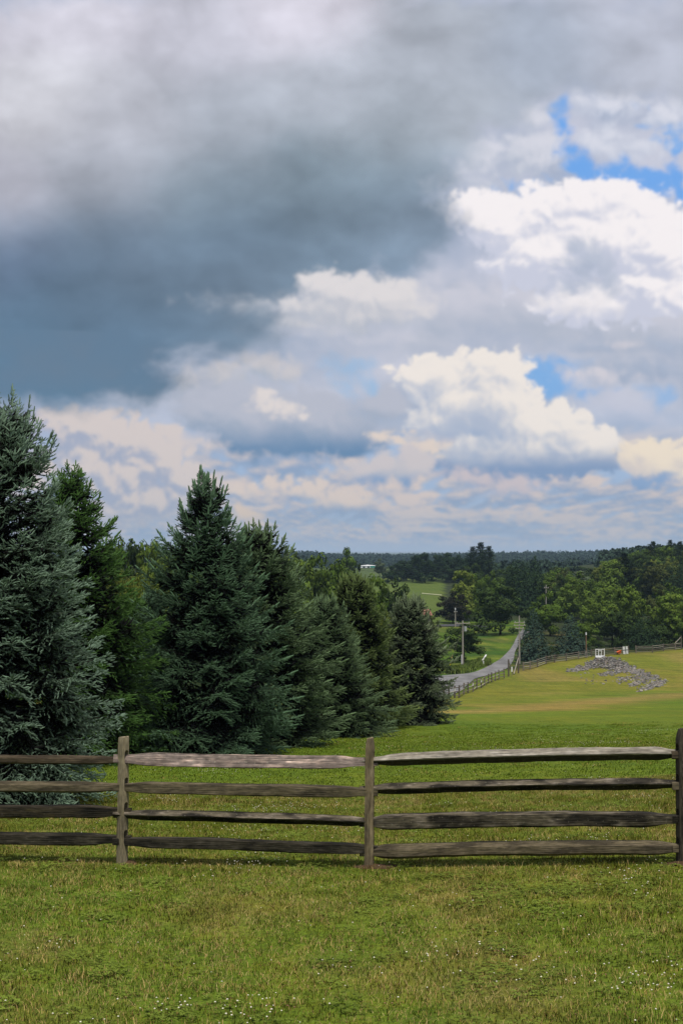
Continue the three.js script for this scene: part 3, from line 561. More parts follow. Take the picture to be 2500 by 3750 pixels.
function pineCrown(seed, layers = 12, leaves = 4200) {                                 // open, tiered white pine
  const r = rng(seed), A = fresh(), p = V(), n = V();
  for (let k = 0; k < layers; k++) {
    const t = k / (layers - 1), y = mix(.12, .95, t), R = .34 * pow(1 - t, .5) + .035, arms = 8;
    for (let b = 0; b < arms; b++) {
      const a = r() * 6.28, L = R * mix(.6, 1.15, r());
      for (let i = 0; i < leaves / layers / arms; i++) { const s = pow(r(), .6); p.set(cos(a) * L * s + (r() - .5) * .11 * (1.1 - s * .5), y + (r() - .5) * .085 + s * .05, sin(a) * L * s + (r() - .5) * .11 * (1.1 - s * .5)); n.set(r() - .5, .7 + r(), r() - .5).normalize(); const v = mix(.7, 1.25, r()); addLeaf(A, r, p, n, .019, [v, v, v]); }
    }
  }
  return close(A);
}
function coneCrown(seed, leaves = 2600, wide = .3, shape = .75) {                     // dense far spruce
  const r = rng(seed), A = fresh(), p = V(), n = V(), ph = [r() * 6, r() * 6];
  for (let i = 0; i < leaves; i++) {
    const t = 1 - pow(r(), .62), a = r() * 6.28, tier = .82 + .3 * abs(((t * 15 + sin(a * 3 + ph[0])) % 1 + 1) % 1 - .5) * 2, R = (wide * pow(1 - t, shape) + .012) * tier * (1 + .14 * sin(a * 4 + t * 19 + ph[1])) * (r() < .8 ? mix(.82, 1.08, r()) : r());
    p.set(cos(a) * R, .03 + t * .96 - R * .12, sin(a) * R); n.set(cos(a) * .7 + (r() - .5) * .8, .55 + (r() - .5) * .5, sin(a) * .7 + (r() - .5) * .8).normalize();
    const v = mix(.7, 1.3, r()); addLeaf(A, r, p, n, mix(.026, .012, t), [v, v, v]);
  }
  return close(A);
}
const CROWNS = {
  round: [leafCrown(101, {}), leafCrown(102, { blobs: 30 }), leafCrown(103, { blobs: 22, low: .1 }), leafCrown(104, { blobs: 34, low: .06 })],
  tall: [leafCrown(111, { flat: .62, blobs: 24 }), leafCrown(112, { flat: .6, low: .16, blobs: 22 })],
  bush: [leafCrown(121, { low: .02, flat: 1.5, blobs: 20, leaf: .032, leaves: 1800 }), leafCrown(122, { low: .02, flat: 1.3, blobs: 24, leaf: .03, leaves: 1800 })],
  fine: [leafCrown(131, { blobs: 40, leaves: 9000, leaf: .012 }), leafCrown(132, { blobs: 46, leaves: 9000, leaf: .012, low: .04, flat: 1.2 })],
  pine: [pineCrown(141), pineCrown(142)],
  cone: [coneCrown(151), coneCrown(152, 2600, .34), coneCrown(153, 3000, .42, .55)],
};
const TRUNK = tube([V(0, -.03, 0), V(.01, .25, .005), V(-.006, .55, 0), V(0, .85, 0)], .02, .005, 6);
const tint = (r, g, b) => new THREE.MeshPhysicalMaterial({ vertexColors: true, color: new THREE.Color(r, g, b), roughness: 1, specularIntensity: .2, side: THREE.DoubleSide });
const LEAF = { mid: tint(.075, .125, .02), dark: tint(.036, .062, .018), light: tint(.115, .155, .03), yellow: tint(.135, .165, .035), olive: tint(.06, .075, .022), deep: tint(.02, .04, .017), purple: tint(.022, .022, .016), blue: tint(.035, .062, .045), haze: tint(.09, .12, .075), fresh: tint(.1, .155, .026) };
const paleBark = new THREE.MeshStandardMaterial({ color: new THREE.Color(.3, .27, .22), roughness: 1 });
let treeCount = 0;
const TYPE = { pine: 'pine_tree', cone: 'conifer', bush: 'bush' };
function tree(kind, leafName, px, py, w, d, label, group, bark = barkMat) {          // px, py: where the top shows; w: width seen
  const k = treeCount++, x = across(px, d), y = H(x, d), h = max(1.2, level(py, d) - y), wide = w * d / F, g = CROWNS[kind][k % CROWNS[kind].length];
  const root = base(TYPE[kind] ?? 'leafy_tree', [x, y - .05, -d], k * 2.4);
  const unit = { pine: .62, cone: .62, tall: .54, bush: 1.3 }[kind] ?? .86;
  root.scale.set(wide / unit, h, wide / unit);
  if (kind !== 'bush') mesh('trunk', TRUNK, bark, root);
  const c = mesh('crown', g, LEAF[leafName], root); c.userData.kind = 'stuff';
  return tag(root, label, kind === 'pine' ? 'pine tree' : kind === 'cone' ? 'conifer' : kind === 'bush' ? 'bush' : 'tree', group);
}
const T = tree;
// conifers and trees round the road and gate
T('cone', 'blue', 532, 606.5, 35, 220, 'bluish spruce right of the gate, beside the road pole');
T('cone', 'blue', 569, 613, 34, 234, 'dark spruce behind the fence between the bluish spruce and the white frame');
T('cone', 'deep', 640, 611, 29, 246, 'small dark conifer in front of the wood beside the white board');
T('round', 'dark', 462.5, 621, 40, 216, 'round dark tree right behind the utility pole');
T('round', 'purple', 452, 590, 34, 335, 'blackish purple maple above the utility pole tree');
T('round', 'dark', 499, 583, 54, 288, 'broad dark green tree overhanging the roadside slope');
T('tall', 'light', 461, 568, 26, 345, 'pale green tree rising behind the purple maple');
T('round', 'mid', 474, 572, 28, 352, 'green tree between pale tree and broad roadside tree');
T('round', 'mid', 492, 569, 28, 362, 'bright topped tree behind the broad roadside tree');
T('tall', 'mid', 484, 590, 22, 330, 'slim green tree leaning against the broad roadside tree');
T('pine', 'deep', 472, 548, 26, 525, 'left white pine of the trio on the skyline');
T('pine', 'deep', 480, 544, 28, 530, 'tallest white pine in the middle of the skyline trio');
T('pine', 'dark', 488, 547.5, 26, 520, 'right white pine of the trio on the skyline');
T('round', 'dark', 474, 562, 26, 500, 'dark rounded tree under the white pine trio');
T('cone', 'deep', 516, 555.5, 32, 385, 'left of the twin dark spruces above the road');
T('cone', 'deep', 534, 554.5, 36, 380, 'right of the twin dark spruces above the road');
T('cone', 'deep', 525, 562, 34, 375, 'lower dark spruce between the twin dark spruces');
T('round', 'dark', 509, 563, 22, 420, 'dark tree left of the twin dark spruces');
// maples edging the far pasture
[[391, 565, 20], [400, 560, 22], [412, 555.5, 26], [424, 551.5, 26], [435, 553.5, 24], [446, 551.5, 28], [458, 553.5, 24], [468, 557, 24], [406, 564, 24], [430, 561, 28], [452, 562, 28]].forEach(([x, y, w], i) => T('round', 'deep', x, y, w, 610 + (i * 37) % 50, ['first', 'second', 'fourth', 'sixth', 'seventh', 'ninth', 'tenth', 'last', 'third', 'fifth', 'eighth'][i] + ' dark maple from the left in the grove along the far pasture', 'maples of the dark grove by the pasture'));
// wood on the right
T('round', 'mid', 557.5, 567, 30, 420, 'rounded tree just right of the twin dark spruces');
T('tall', 'haze', 580, 569.5, 20, 455, 'small hazy tree in the dip below the far ridge');
T('round', 'yellow', 601, 563, 26, 432, 'yellow-green tree left of the dark pine on the hillside');
T('pine', 'deep', 623, 554, 34, 400, 'dark pine with open lower boughs on the hillside');
T('round', 'mid', 612, 558.5, 22, 470, 'green tree peeping over the left shoulder of the hillside pine');
T('round', 'mid', 636, 550, 30, 520, 'green crown on the ridge line right of the hillside pine');
T('pine', 'dark', 652, 542.5, 24, 490, 'skyline pine highest on the right, left one of three');
T('pine', 'dark', 669, 541, 20, 490, 'skyline pine highest on the right, middle one of three');
T('pine', 'dark', 679, 542.5, 22, 485, 'skyline pine at the very right edge of the ridge');
T('round', 'mid', 661, 548, 26, 505, 'green crown between the skyline pines on the right');
T('tall', 'mid', 644, 548, 20, 500, 'slender green crown left of the skyline pines');
T('round', 'fresh', 571.6, 576.5, 38, 335, 'large fresh green tree right of the pole in the wood');
T('round', 'mid', 596, 580, 32, 348, 'mid green tree right of the large fresh green one');
T('round', 'mid', 548.5, 590, 36, 285, 'green tree above the bluish spruce, with pole at its left');
T('round', 'mid', 537, 600, 26, 300, 'green tree just behind the top of the bluish spruce');
T('round', 'fresh', 599, 593, 42, 272, 'spreading green tree above the thin post by the fence');
T('round', 'fresh', 629.5, 583, 42, 264, 'tallest fresh green tree of the front row in the wood');
T('round', 'olive', 652.6, 585, 26, 300, 'olive tree behind the tallest front row tree');
T('round', 'yellow', 650, 558.5, 20, 432, 'little yellowish tree among the dark hillside pines');
T('round', 'yellow', 666.7, 557, 26, 440, 'pale yellowish tree above the darkest pine');
T('pine', 'deep', 648, 563, 34, 392, 'dark spreading pine below the little yellowish tree');
T('cone', 'deep', 671, 562, 36, 385, 'very dark conifer mass at the right edge of the wood');
T('cone', 'deep', 686, 560, 34, 380, 'dark conifer cut by the right edge of the picture');
T('tall', 'fresh', 669, 591, 30, 256, 'slim birch-like tree with pale stem near the far gate', null, paleBark);
T('tall', 'fresh', 658, 597, 20, 258, 'thin young tree left of the slim pale-stemmed tree', null, paleBark);
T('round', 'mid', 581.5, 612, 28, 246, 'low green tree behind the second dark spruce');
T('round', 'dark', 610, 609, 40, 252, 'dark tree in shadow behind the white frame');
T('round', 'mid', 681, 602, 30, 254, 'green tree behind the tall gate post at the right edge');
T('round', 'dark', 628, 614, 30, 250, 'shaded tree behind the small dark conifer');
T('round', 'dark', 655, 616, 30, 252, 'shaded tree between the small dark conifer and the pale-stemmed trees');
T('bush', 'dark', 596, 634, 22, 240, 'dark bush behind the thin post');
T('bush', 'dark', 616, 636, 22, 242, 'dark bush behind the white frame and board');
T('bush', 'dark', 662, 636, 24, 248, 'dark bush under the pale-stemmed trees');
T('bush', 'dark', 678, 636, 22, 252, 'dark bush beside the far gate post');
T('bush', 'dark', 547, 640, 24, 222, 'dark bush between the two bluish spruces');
{ const r = rng(77); for (let i = 0; i < 42; i++) { const d = mix(300, 640, r()), px = 540 + 150 * r() + 8, x = across(px, d); T(r() < .75 ? 'round' : 'cone', ['mid', 'dark', 'fresh', 'mid', 'olive'][floor(r() * 5)], px, max(rowOf(x, d) - mix(9, 14.5, r()) / d * F, px < 600 ? 567 : mix(562, 546, (px - 600) / 60)), mix(8, 13, r()) / d * F, d, 'tree within the mixed wood on the right hillside', 'trees within the hillside wood'); } }
{ const r = rng(78); for (let i = 0; i < 26; i++) { const d = mix(400, 820, r()), px = 498 + 80 * r(), x = across(px, d); T('round', ['mid', 'dark', 'mid'][floor(r() * 3)], px, max(rowOf(x, d) - mix(7, 11, r()) / d * F, 566), mix(9, 13, r()) / d * F, d, 'tree low in the valley behind the twin dark spruces', 'trees in the valley'); } }
// left of the road
T('round', 'haze', 285.5, 543, 34, 262, 'tall pale tree over the blue-grey spruce');
T('round', 'fresh', 293, 553, 50, 232, 'dark green tree right of the tall pale tree');
T('cone', 'deep', 306, 551.5, 12, 300, 'little conifer top between the trees behind the row');
T('round', 'mid', 321, 550, 50, 241, 'broad green tree with bright top behind the row');
T('round', 'mid', 338, 556, 44, 236, 'dark tree left of the lone round-topped tree');
T('tall', 'mid', 346.5, 545.5, 21, 420, 'lone round-topped tree standing above the skyline');
T('round', 'dark', 355, 559, 16, 424, 'small dark tree right of the lone round-topped tree');
T('round', 'mid', 371, 571, 44, 205, 'green tree behind the olive spruce');
T('round', 'dark', 394, 576, 34, 255, 'dark green tree left of the far pasture');
T('tall', 'haze', 379, 558, 11, 705, 'faint hazy tree beside the white barn');
T('round', 'haze', 387, 566, 12, 660, 'hazy tree below the white barn');
T('bush', 'olive', 416, 596, 18, 335, 'hazy brush on the pasture slope above the shed roof');
T('bush', 'dark', 426, 605, 14, 320, 'dark hedge bush below the far pasture');
T('bush', 'olive', 431, 615, 20, 285, 'brushy shrub on the bank left of the drive');
T('bush', 'olive', 424, 625, 24, 262, 'shrub on the bank right of the last spruce');
T('bush', 'mid', 440, 634, 22, 232, 'green shrub left of the utility pole tree');
T('bush', 'mid', 432, 648, 22, 205, 'green shrub beside the last spruce, by the road');
T('fine', 'yellow', 386, 607, 30, 78, 'yellow-green sapling between the olive spruce and the last spruce');
T('fine', 'fresh', 303, 596, 44, 84, 'light green tree showing between two spruces of the row');
T('fine', 'yellow', 122, 566, 46, 92, 'yellow-green shrub left in the gap before the tall teal spruce');
T('fine', 'light', 143, 562, 46, 96, 'light green shrub in the gap before the tall teal spruce');
T('fine', 'light', 163, 570, 44, 88, 'light green shrub against the flank of the tall teal spruce');
[[96, 541], [108, 539], [120, 536.5], [131, 538.5], [143, 540], [155, 538], [168, 541], [182, 543]].forEach(([x, y], i) => T('round', i % 3 === 1 ? 'mid' : i % 3 ? 'fresh' : 'dark', x, y - 3, 46, 176 + (i * 29) % 20, ['first', 'second', 'third', 'fourth', 'fifth', 'sixth', 'seventh', 'eighth'][i] + ' tree from the left in the wood behind the silvery and teal spruces', 'trees of the wood on the left'));
T('cone', 'deep', 115, 535, 7, 190, 'tiny spiky conifer top over the wood on the left');
[[250, 556], [268, 556], [225, 552]].forEach(([x, y]) => T('round', 'mid', x, y, 50, 215, 'tree hidden mostly behind the tall teal spruce', 'trees behind the spruce row'));

// ------------------------------------------------------------------ far ridge
{
  const r = rng(9), places = [], g = mergeGeometries([leafCrown(161, { blobs: 9, leaves: 150, leaf: .11, low: .1 })]);
  for (let i = 0; i < 9000; i++) { const d = mix(1250, 2500, r()), x = (r() * 2 - 1) * d * .36; const s = mix(9, 14, r()), at = ground(x, d); const v = mix(.8, 1.2, r()); places.push({ at, a: r() * 6, s, h: mix(.85, 1.2, r()), c: [v, v, v] }); }
  for (let i = 0; i < 1500; i++) { const d = mix(930, 1300, r()), x = mix(-330, 330, r()); if (x > -30 && x < 85 && d < 1150) continue; const at = ground(x, d), v = mix(.8, 1.2, r()); places.push({ at, a: r() * 6, s: mix(8, 12, r()), h: 1, c: [v, v, v] }); }
  for (let i = 0; i < 2600; i++) { const d = mix(620, 1250, r()), x = d * mix(.1, .42, r()), at = ground(x, d), v = mix(.8, 1.2, r()); if (rowOf(x, d) - 8 / d * F < 562 && x / d < .21) continue; places.push({ at, a: r() * 6, s: mix(6, 10, r()), h: 1, c: [v, v, v] }); }
  const f = base('distant_forest', [0, 0, 0]);
  tag(f, 'hazy blue-green forest covering the far ridge on the horizon', 'forest', null, 'stuff');
  scatter('tree_crowns', f, g, LEAF.blue, places);  // bluish leaf colour carries part of the distance haze
}
// ------------------------------------------------------------------ weathered wood
function woodTexture(seed, baseC, stainC, paleC, stain, pale, yellow = 0, under = 0) {
  return texture(1024, 256, (u, v) => {
    const U = u * 3.2, W = v * .5;                                                  // metres along and round
    const grain = fbm(U * 1.6 + seed * 9, W * 120 + seed, 4), fibre = noise(U * 9 + seed, W * 420), knot = fbm(U * 2.2 + seed * 3, W * 9 + seed * 5, 4), patch = fbm(U * 5 + seed * 7, W * 26, 4), lich = fbm(U * 34 + seed, W * 60, 3);
    let c = mix3(baseC, paleC, pale * ss(-.1, .45, patch + grain * .35));
    c = mix3(c, stainC, stain * ss(-.12, .3, knot + grain * .3));
    if (yellow) c = mix3(c, [132, 112, 52], yellow * ss(.18, .36, fbm(U * 1.3 + 4, W * 5 + seed, 3)));
    const k = 1 + .5 * grain + .2 * fibre + .3 * fbm(U * 12 + seed, W * 40, 3) - .6 * ss(.36, .5, abs(grain)) * ss(0, .2, fibre);
    c = [c[0] * k, c[1] * k, c[2] * k];
    if (under) c = mix3(c, [c[0] * .34, c[1] * .33, c[2] * .3], under * ss(.455, .475, v + .008 * patch) * ss(.8, .75, v));   // shade of the lower side painted into the wood colour
    const l = ss(.3, .42, lich) * pale * .6; c = mix3(c, [170, 166, 150], l);
    return c;
  });
}
const woodBump = texture(1024, 256, (u, v) => .5 + .35 * fbm(u * 3.2 * 1.6, v * 60, 4) + .2 * noise(u * 30, v * 210), false);
const wood = (t) => new THREE.MeshPhysicalMaterial({ map: t, bumpMap: woodBump, bumpScale: .008, roughness: .95, specularIntensity: .3 });
const WOOD = {
  pink: wood(woodTexture(1, [128, 116, 110], [96, 86, 80], [186, 164, 152], .5, .95)),
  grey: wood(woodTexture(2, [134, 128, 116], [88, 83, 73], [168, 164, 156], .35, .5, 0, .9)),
  brown: wood(woodTexture(3, [104, 95, 76], [46, 42, 35], [124, 112, 98], .6, .4)),
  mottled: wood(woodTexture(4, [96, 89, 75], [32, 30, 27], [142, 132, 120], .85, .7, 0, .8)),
  dark: wood(woodTexture(5, [62, 58, 49], [26, 25, 23], [104, 98, 90], .75, .35)),
  umber: wood(woodTexture(6, [84, 74, 60], [48, 42, 35], [104, 90, 80], .6, .25)),
  yellow: wood(woodTexture(7, [60, 54, 44], [26, 25, 23], [96, 88, 72], .8, .3, .85)),
};
const POSTWOOD = [wood(woodTexture(8, [148, 136, 112], [112, 102, 84], [142, 132, 118], .5, .3)), wood(woodTexture(9, [132, 118, 94], [88, 79, 64], [150, 142, 122], .6, .35)), wood(woodTexture(10, [72, 66, 58], [38, 36, 33], [104, 98, 90], .8, .3))];

// a split rail: wedge-like section, uneven along its length, both ends hewn thin for the mortises
function railGeometry({ L, sec, size, seed, sag = 0, taper = .42, tipL = .5 }) {
  const r = rng(seed), n = Math.ceil(L / .045), m = sec.length, sub = 2, ring = m * sub, pos = [], uv = [], idx = [], ph = sec.map(() => [r() * 50, r() * 50]);
  const endA = mix(.7, 1.25, r()) * tipL, endB = mix(.7, 1.25, r()) * tipL;
  for (let i = 0; i <= n; i++) {
    const x = i / n * L, a = ss(0, endA, x), b = ss(0, endB, L - x), body = min(a, b), k = mix(taper, 1, body), kz = mix(.55, 1, body);
    const fat = 1 + .035 * noise(x * 1.3 + seed * 5, seed), dy = sag * sin(x / L * PI) + .006 * noise(x * 1.1 + seed, 3.3) , dz = .014 * noise(x * .9, seed * 2.1);
    let run = 0;
    for (let j = 0; j < m; j++) for (let s = 0; s < sub; s++) {
      const A = sec[j], B = sec[(j + 1) % m], t = s / sub, wob = (q) => .07 * noise(x * 2.2 + ph[q][0], ph[q][1]) + .05 * noise(x * 8 + ph[q][1], ph[q][0]);
      const fA = 1 + wob(j), fB = 1 + wob((j + 1) % m), z = mix(A[0] * fA, B[0] * fB, t), y = mix(A[1] * fA, B[1] * fB, t);
      const cut = body < .999 ? clamp(y * size * k, -.042, .042) : y * size * k * fat;   // tenon squared off by the axe
      pos.push(x, dy + mix(cut, y * size * k * fat, ss(.2, .8, body)), dz + z * size * kz * fat + .0035 * noise(x * 14 + j * 7, s * 3 + seed));
      uv.push(x / 3.2, (j + t) / m * .9);
      run++;
    }
    pos.push(...pos.slice(pos.length - ring * 3, pos.length - ring * 3 + 3)); uv.push(x / 3.2, .9);
    if (i < n) for (let j = 0; j < ring; j++) { const q = i * (ring + 1) + j; idx.push(q, q + 1, q + ring + 1, q + 1, q + ring + 2, q + ring + 1); }
  }
  for (const i of [0, n]) { const c = pos.length / 3, o = i * (ring + 1); let cy = 0, cz = 0; for (let j = 0; j < ring; j++) { cy += pos[(o + j) * 3 + 1] / ring; cz += pos[(o + j) * 3 + 2] / ring; } pos.push(pos[o * 3], cy, cz); uv.push(.5, .5); for (let j = 0; j < ring; j++) idx.push(...(i ? [o + j, o + j + 1, c] : [o + j + 1, o + j, c])); }
  const g = new THREE.BufferGeometry();
  g.setAttribute('position', new THREE.Float32BufferAttribute(pos, 3)); g.setAttribute('uv', new THREE.Float32BufferAttribute(uv, 2)); g.setIndex(idx);
  return toCreasedNormals(g, .55);
}
const SEC = {                                                                        // [towards the viewer, up], in rail sizes
  face: [[-.42, .5], [-.1, .56], [.34, -.46], [.12, -.56], [-.4, -.4]],              // broad face looking up
  ridge: [[-.5, .42], [-.3, .55], [.5, .13], [.48, .07], [-.16, -.54], [-.4, -.36]], // lit top, dark underside
  square: [[-.42, .46], [.3, .5], [.42, .38], [.4, -.42], [.28, -.52], [-.4, -.46]],
  slab: [[-.3, .5], [.22, .54], [.44, .22], [.44, -.34], [.2, -.55], [-.34, -.42]],
};
const fenceEvaluator = new Evaluator(); fenceEvaluator.useGroups = false;
function postGeometry(w, dpt, h, top, holes, seed) {
  const r = rng(seed), g = new THREE.BoxGeometry(w, h + .35, dpt, 3, 30, 3), p = g.attributes.position, uv = g.attributes.uv;
  for (let i = 0; i < p.count; i++) {
    let x = p.getX(i), y = p.getY(i) + (h - .35) / 2, z = p.getZ(i);
    const q = 1 - .1 * pow(abs(x) / w * 2, 6) * pow(abs(z) / dpt * 2, 6);            // soften the corners
    const t = ss(h - .1, h, y), k = (1 - top * t) * (1 + .025 * noise(y * 3 + seed, seed)) * (1 - .05 * y / h);
    uv.setXY(i, y / 3.2 + seed * .13, (x + z) / .5 + seed * .3);
    x = x * q * k + .006 * noise(y * 2.2, seed + 3); z = z * q * k + .005 * noise(y * 2 + 5, seed);
    if (y > h - .02) y += .018 * (x / w) + .01 * noise(x * 40, z * 40);
    p.setXYZ(i, x, y, z);
  }
  let b = new Brush(g);
  for (const y of holes) { const c = new THREE.CapsuleGeometry(.034, .085, 4, 10); c.scale(1, 1, .8); c.rotateZ(0); c.rotateY(0); const t = new THREE.ExtrudeGeometry(new THREE.Shape(new THREE.Path().absarc(0, .05, .03, 0, PI).absarc(0, -.045, .03, PI, 2 * PI).getPoints(8)), { depth: w * 2, bevelEnabled: false }); t.rotateY(PI / 2); t.translate(-w, y, 0); const k = new Brush(t); k.updateMatrixWorld(); b = fenceEvaluator.evaluate(b, k, SUBTRACTION); }
  return toCreasedNormals(b.geometry, .5);
}
// ------------------------------------------------------------------ the fence across the lawn
{
  const f = base('split_rail_fence', [0, 0, 0]);
  tag(f, 'weathered grey split rail fence with four rails running right across the lawn', 'fence');
  // posts: [x, d, width, height, top, turn, lean]
  const P = [[-5.35, 14.0, .13, 1.4, .1, -.2, 0], [-2.425, 13.8, .102, 0, .05, -.58, -.012], [.298, 13.63, .104, 0, .3, -.2, -.012], [3.58, 13.13, .106, 0, .42, .22, -.006], [6.7, 12.7, .13, 1.4, .1, 0, 0]];
  const tops = [0, 1691, 1694, 1673, 0].map((y) => y / 2.299);
  const rows = [[[1745, 1805, 1860, 1922], [1744, 1806, 1862, 1925]], [[1741, 1806, 1868, 1928], [1748, 1817, 1884, 1946]], [[1748, 1813, 1886, 1953], [1731, 1800, 1879, 1943]], [[1732, 1802, 1878, 1944], [1725, 1796, 1876, 1944]]];
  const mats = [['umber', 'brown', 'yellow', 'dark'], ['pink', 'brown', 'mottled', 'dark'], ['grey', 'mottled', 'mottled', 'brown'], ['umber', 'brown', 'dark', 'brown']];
  const secs = [['slab', 'slab', 'square', 'square'], ['face', 'square', 'ridge', 'square'], ['ridge', 'ridge', 'square', 'slab'], ['slab', 'square', 'square', 'square']];
  const size = [[.088, .112, .132, .125], [.128, .122, .108, .116], [.128, .112, .152, .138], [.12, .12, .13, .12]];
  const said = [['thin dark brown top rail', 'brown second rail with chewed end', 'black rail with yellow stains', 'blackish bottom rail'], ['pale pinkish top rail', 'grey-brown second rail', 'narrow rail with black underside', 'dark bottom rail'], ['light grey top rail', 'speckled dark second rail', 'thick blotchy black and grey rail', 'heavy brown bottom rail'], []];
  P.forEach(([x, d, w, h0, top, turn, lean], i) => {
    const y = H(x, d), h = h0 || level(tops[i], d) - y, left = i ? rows[i - 1][1] : rows[0][0];
    const holes = left.map((q) => level(q / 2.299, d) - y + .035);
    const p = mesh('post', postGeometry(w, w * .95, h, top, holes, i + 2), POSTWOOD[[2, 0, 1, 2, 1][i]], f);
    p.position.set(x, y, -d); p.rotation.set(0, turn, lean);
    if (i === 1) p.userData.label = 'tan grey post with flat top and open mortises';
    if (i === 2) p.userData.label = 'post with rounded lichen covered top';
    if (i === 3) p.userData.label = 'dark post with pointed top';
  });
  for (let s = 0; s < 4; s++) for (let k = 0; k < 4; k++) {
    const [xa, da] = P[s], [xb, db] = P[s + 1], ya = level(rows[s][0][k] / 2.299, da), yb = level(rows[s][1][k] / 2.299, db);
    const over = .1, dx = xb - xa, dz = -(db - da), L = hypot(dx, dz) + over * 2, zOff = (s % 2 ? .012 : -.012);
    const g = railGeometry({ L, sec: SEC[secs[s][k]], size: size[s][k], seed: s * 10 + k + 1, sag: k === 0 && s === 1 ? -.012 : s === 2 ? .02 : .006, taper: .66 });
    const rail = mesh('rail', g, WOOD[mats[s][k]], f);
    const u = V(dx, yb - ya, dz).normalize();
    rail.position.set(xa - u.x * over, ya - u.y * over, -da - u.z * over + zOff); rail.quaternion.setFromUnitVectors(V(1, 0, 0), u);
    if (said[s][k]) rail.userData.label = said[s][k];
  }
  // marks scratched into the dark post
  const [sx, sd] = P[3], scratch = new THREE.MeshStandardMaterial({ color: new THREE.Color(.27, .25, .22), roughness: 1 }), marks = [];
  const stroke = (x0, y0, x1, y1) => { const g = new THREE.BoxGeometry(hypot(x1 - x0, y1 - y0), .0035, .003); g.rotateZ(atan2(y1 - y0, x1 - x0)); g.translate((x0 + x1) / 2, (y0 + y1) / 2, 0); marks.push(g); };
  const glyph = { H: [[-1, -1, -1, 1], [1, -1, 1, 1], [-1, 0, 1, 0]], U: [[-1, -1, -1, 1], [1, -1, 1, 1], [-1, -1, 1, -1]], F: [[-1, -1, -1, 1], [-1, 1, 1, 1], [-1, 0, .6, 0]], N: [[-1, -1, -1, 1], [-1, 1, 1, -1], [1, -1, 1, 1]], Z: [[-1, 1, .6, 1], [.6, 1, -1, -1], [-1, -1, 1, -1]] };
  [['H', 1.1], ['U', 1.03], ['F', .93], ['N', .72], ['Z', .67], ['H', .58]].forEach(([c, y]) => glyph[c].forEach(([a, b, p, q]) => stroke(a * .013, y + b * .019, p * .013, y + q * .019)));
  const mk = mergeGeometries(marks); mk.translate(0, 0, .056);
  const scr = mesh('scratched_lettering', mk, scratch, f.children[3]);
  scr.userData.kind = 'stuff';
  scr.userData.label = 'pale letters scratched down the dark post';
  // bare reddish soil at the post feet
  const soil = new THREE.MeshPhysicalMaterial({ color: new THREE.Color(.075, .048, .028), roughness: 1, specularIntensity: .1 });
  const r = rng(44);
  [[-2.34, 13.82, .1], [.36, 13.6, .2], [3.6, 13.08, .17]].forEach(([x, d, R], i) => {
    const pos = [], idx = [];
    for (let a = 0; a <= 9; a++) for (let j = 0; j < 18; j++) { const t = j / 18 * 2 * PI, q = R * a / 9 * (1 + .35 * noise(cos(t) * 1.5 + i * 5, sin(t) * 1.5)), px = x + cos(t) * q * 1.3, pd = d + sin(t) * q * .7; pos.push(px, H(px, pd) + .03 * (1 - a / 9) + .006 * r() + (a === 9 ? -.02 : .008), -pd); if (a < 9) { const n = (j + 1) % 18; idx.push(a * 18 + j, a * 18 + 18 + j, a * 18 + n, a * 18 + n, a * 18 + 18 + j, a * 18 + 18 + n); } }
    const g = new THREE.BufferGeometry(); g.setAttribute('position', new THREE.Float32BufferAttribute(pos, 3)); g.setIndex(idx.reverse()); g.computeVertexNormals();
    tag(mesh('bare_soil', g, soil), 'bare reddish soil at the foot of the ' + ['flat topped fence post', 'round topped fence post', 'dark pointed fence post'][i], null, null, 'stuff');
  });
}
// ------------------------------------------------------------------ fences along the far edge of the meadow
const farPost = new THREE.CylinderGeometry(.5, .55, 1, 6).translate(0, .5, 0), farRail = new THREE.CylinderGeometry(.5, .5, 1, 5).rotateX(PI / 2).translate(0, 0, .5);
const farWood = [new THREE.MeshStandardMaterial({ color: new THREE.Color(.2, .17, .14), roughness: 1 }), new THREE.MeshStandardMaterial({ color: new THREE.Color(.12, .1, .085), roughness: 1 }), new THREE.MeshStandardMaterial({ color: new THREE.Color(.34, .31, .27), roughness: 1 })];
const whitePaint = new THREE.MeshStandardMaterial({ color: new THREE.Color(.8, .8, .8), roughness: .7 });
function farBar(name, a, b, t, m, parent) { const o = mesh(name, farRail, m, parent); o.position.copy(a); o.scale.set(t, t, a.distanceTo(b)); o.quaternion.setFromUnitVectors(V(0, 0, 1), b.clone().sub(a).normalize()); return o; }
function farFence(line, rails, h, label, tagged = []) {
  const f = base('rail_fence', [0, 0, 0]), r = rng(line.length * 7);
  tag(f, label, 'fence');
  line.forEach(([x, d], i) => {
    const p = mesh('post', farPost, farWood[floor(r() * 2)], f); p.position.copy(ground(x, d)); p.position.y -= .1; p.scale.set(.2, h + .1 + r() * .15, .2); p.rotation.z = (r() - .5) * .06;
    if (tagged.includes(i)) { const w = mesh('white_marker', new THREE.BoxGeometry(.16, .34, .02), whitePaint, f); w.position.copy(ground(x, d)).add(V(-.02, h * .72, .14)); }
    if (i < line.length - 1) for (let k = 0; k < rails; k++) { const y = h * (k + .75) / (rails + .15); farBar('rail', ground(x, d).add(V(0, y + (r() - .5) * .06, 0)), ground(...line[i + 1]).add(V(0, y + (r() - .5) * .06, 0)), .105, farWood[r() < .2 ? 2 : floor(r() * 2)], f); }
  });
  return f;
}
farFence([...FENCE_LEFT.slice(0)], 3, 1.35, 'post and rail fence running beside the road from the last spruce to the gate', [2, 6, 8]);
farFence(FENCE_MID, 4, 1.35, 'post and rail fence curving up from the gate along the wood');
farFence(FENCE_RIGHT, 4, 1.4, 'pale railed fence piece at the right edge, beyond the small dark conifer');
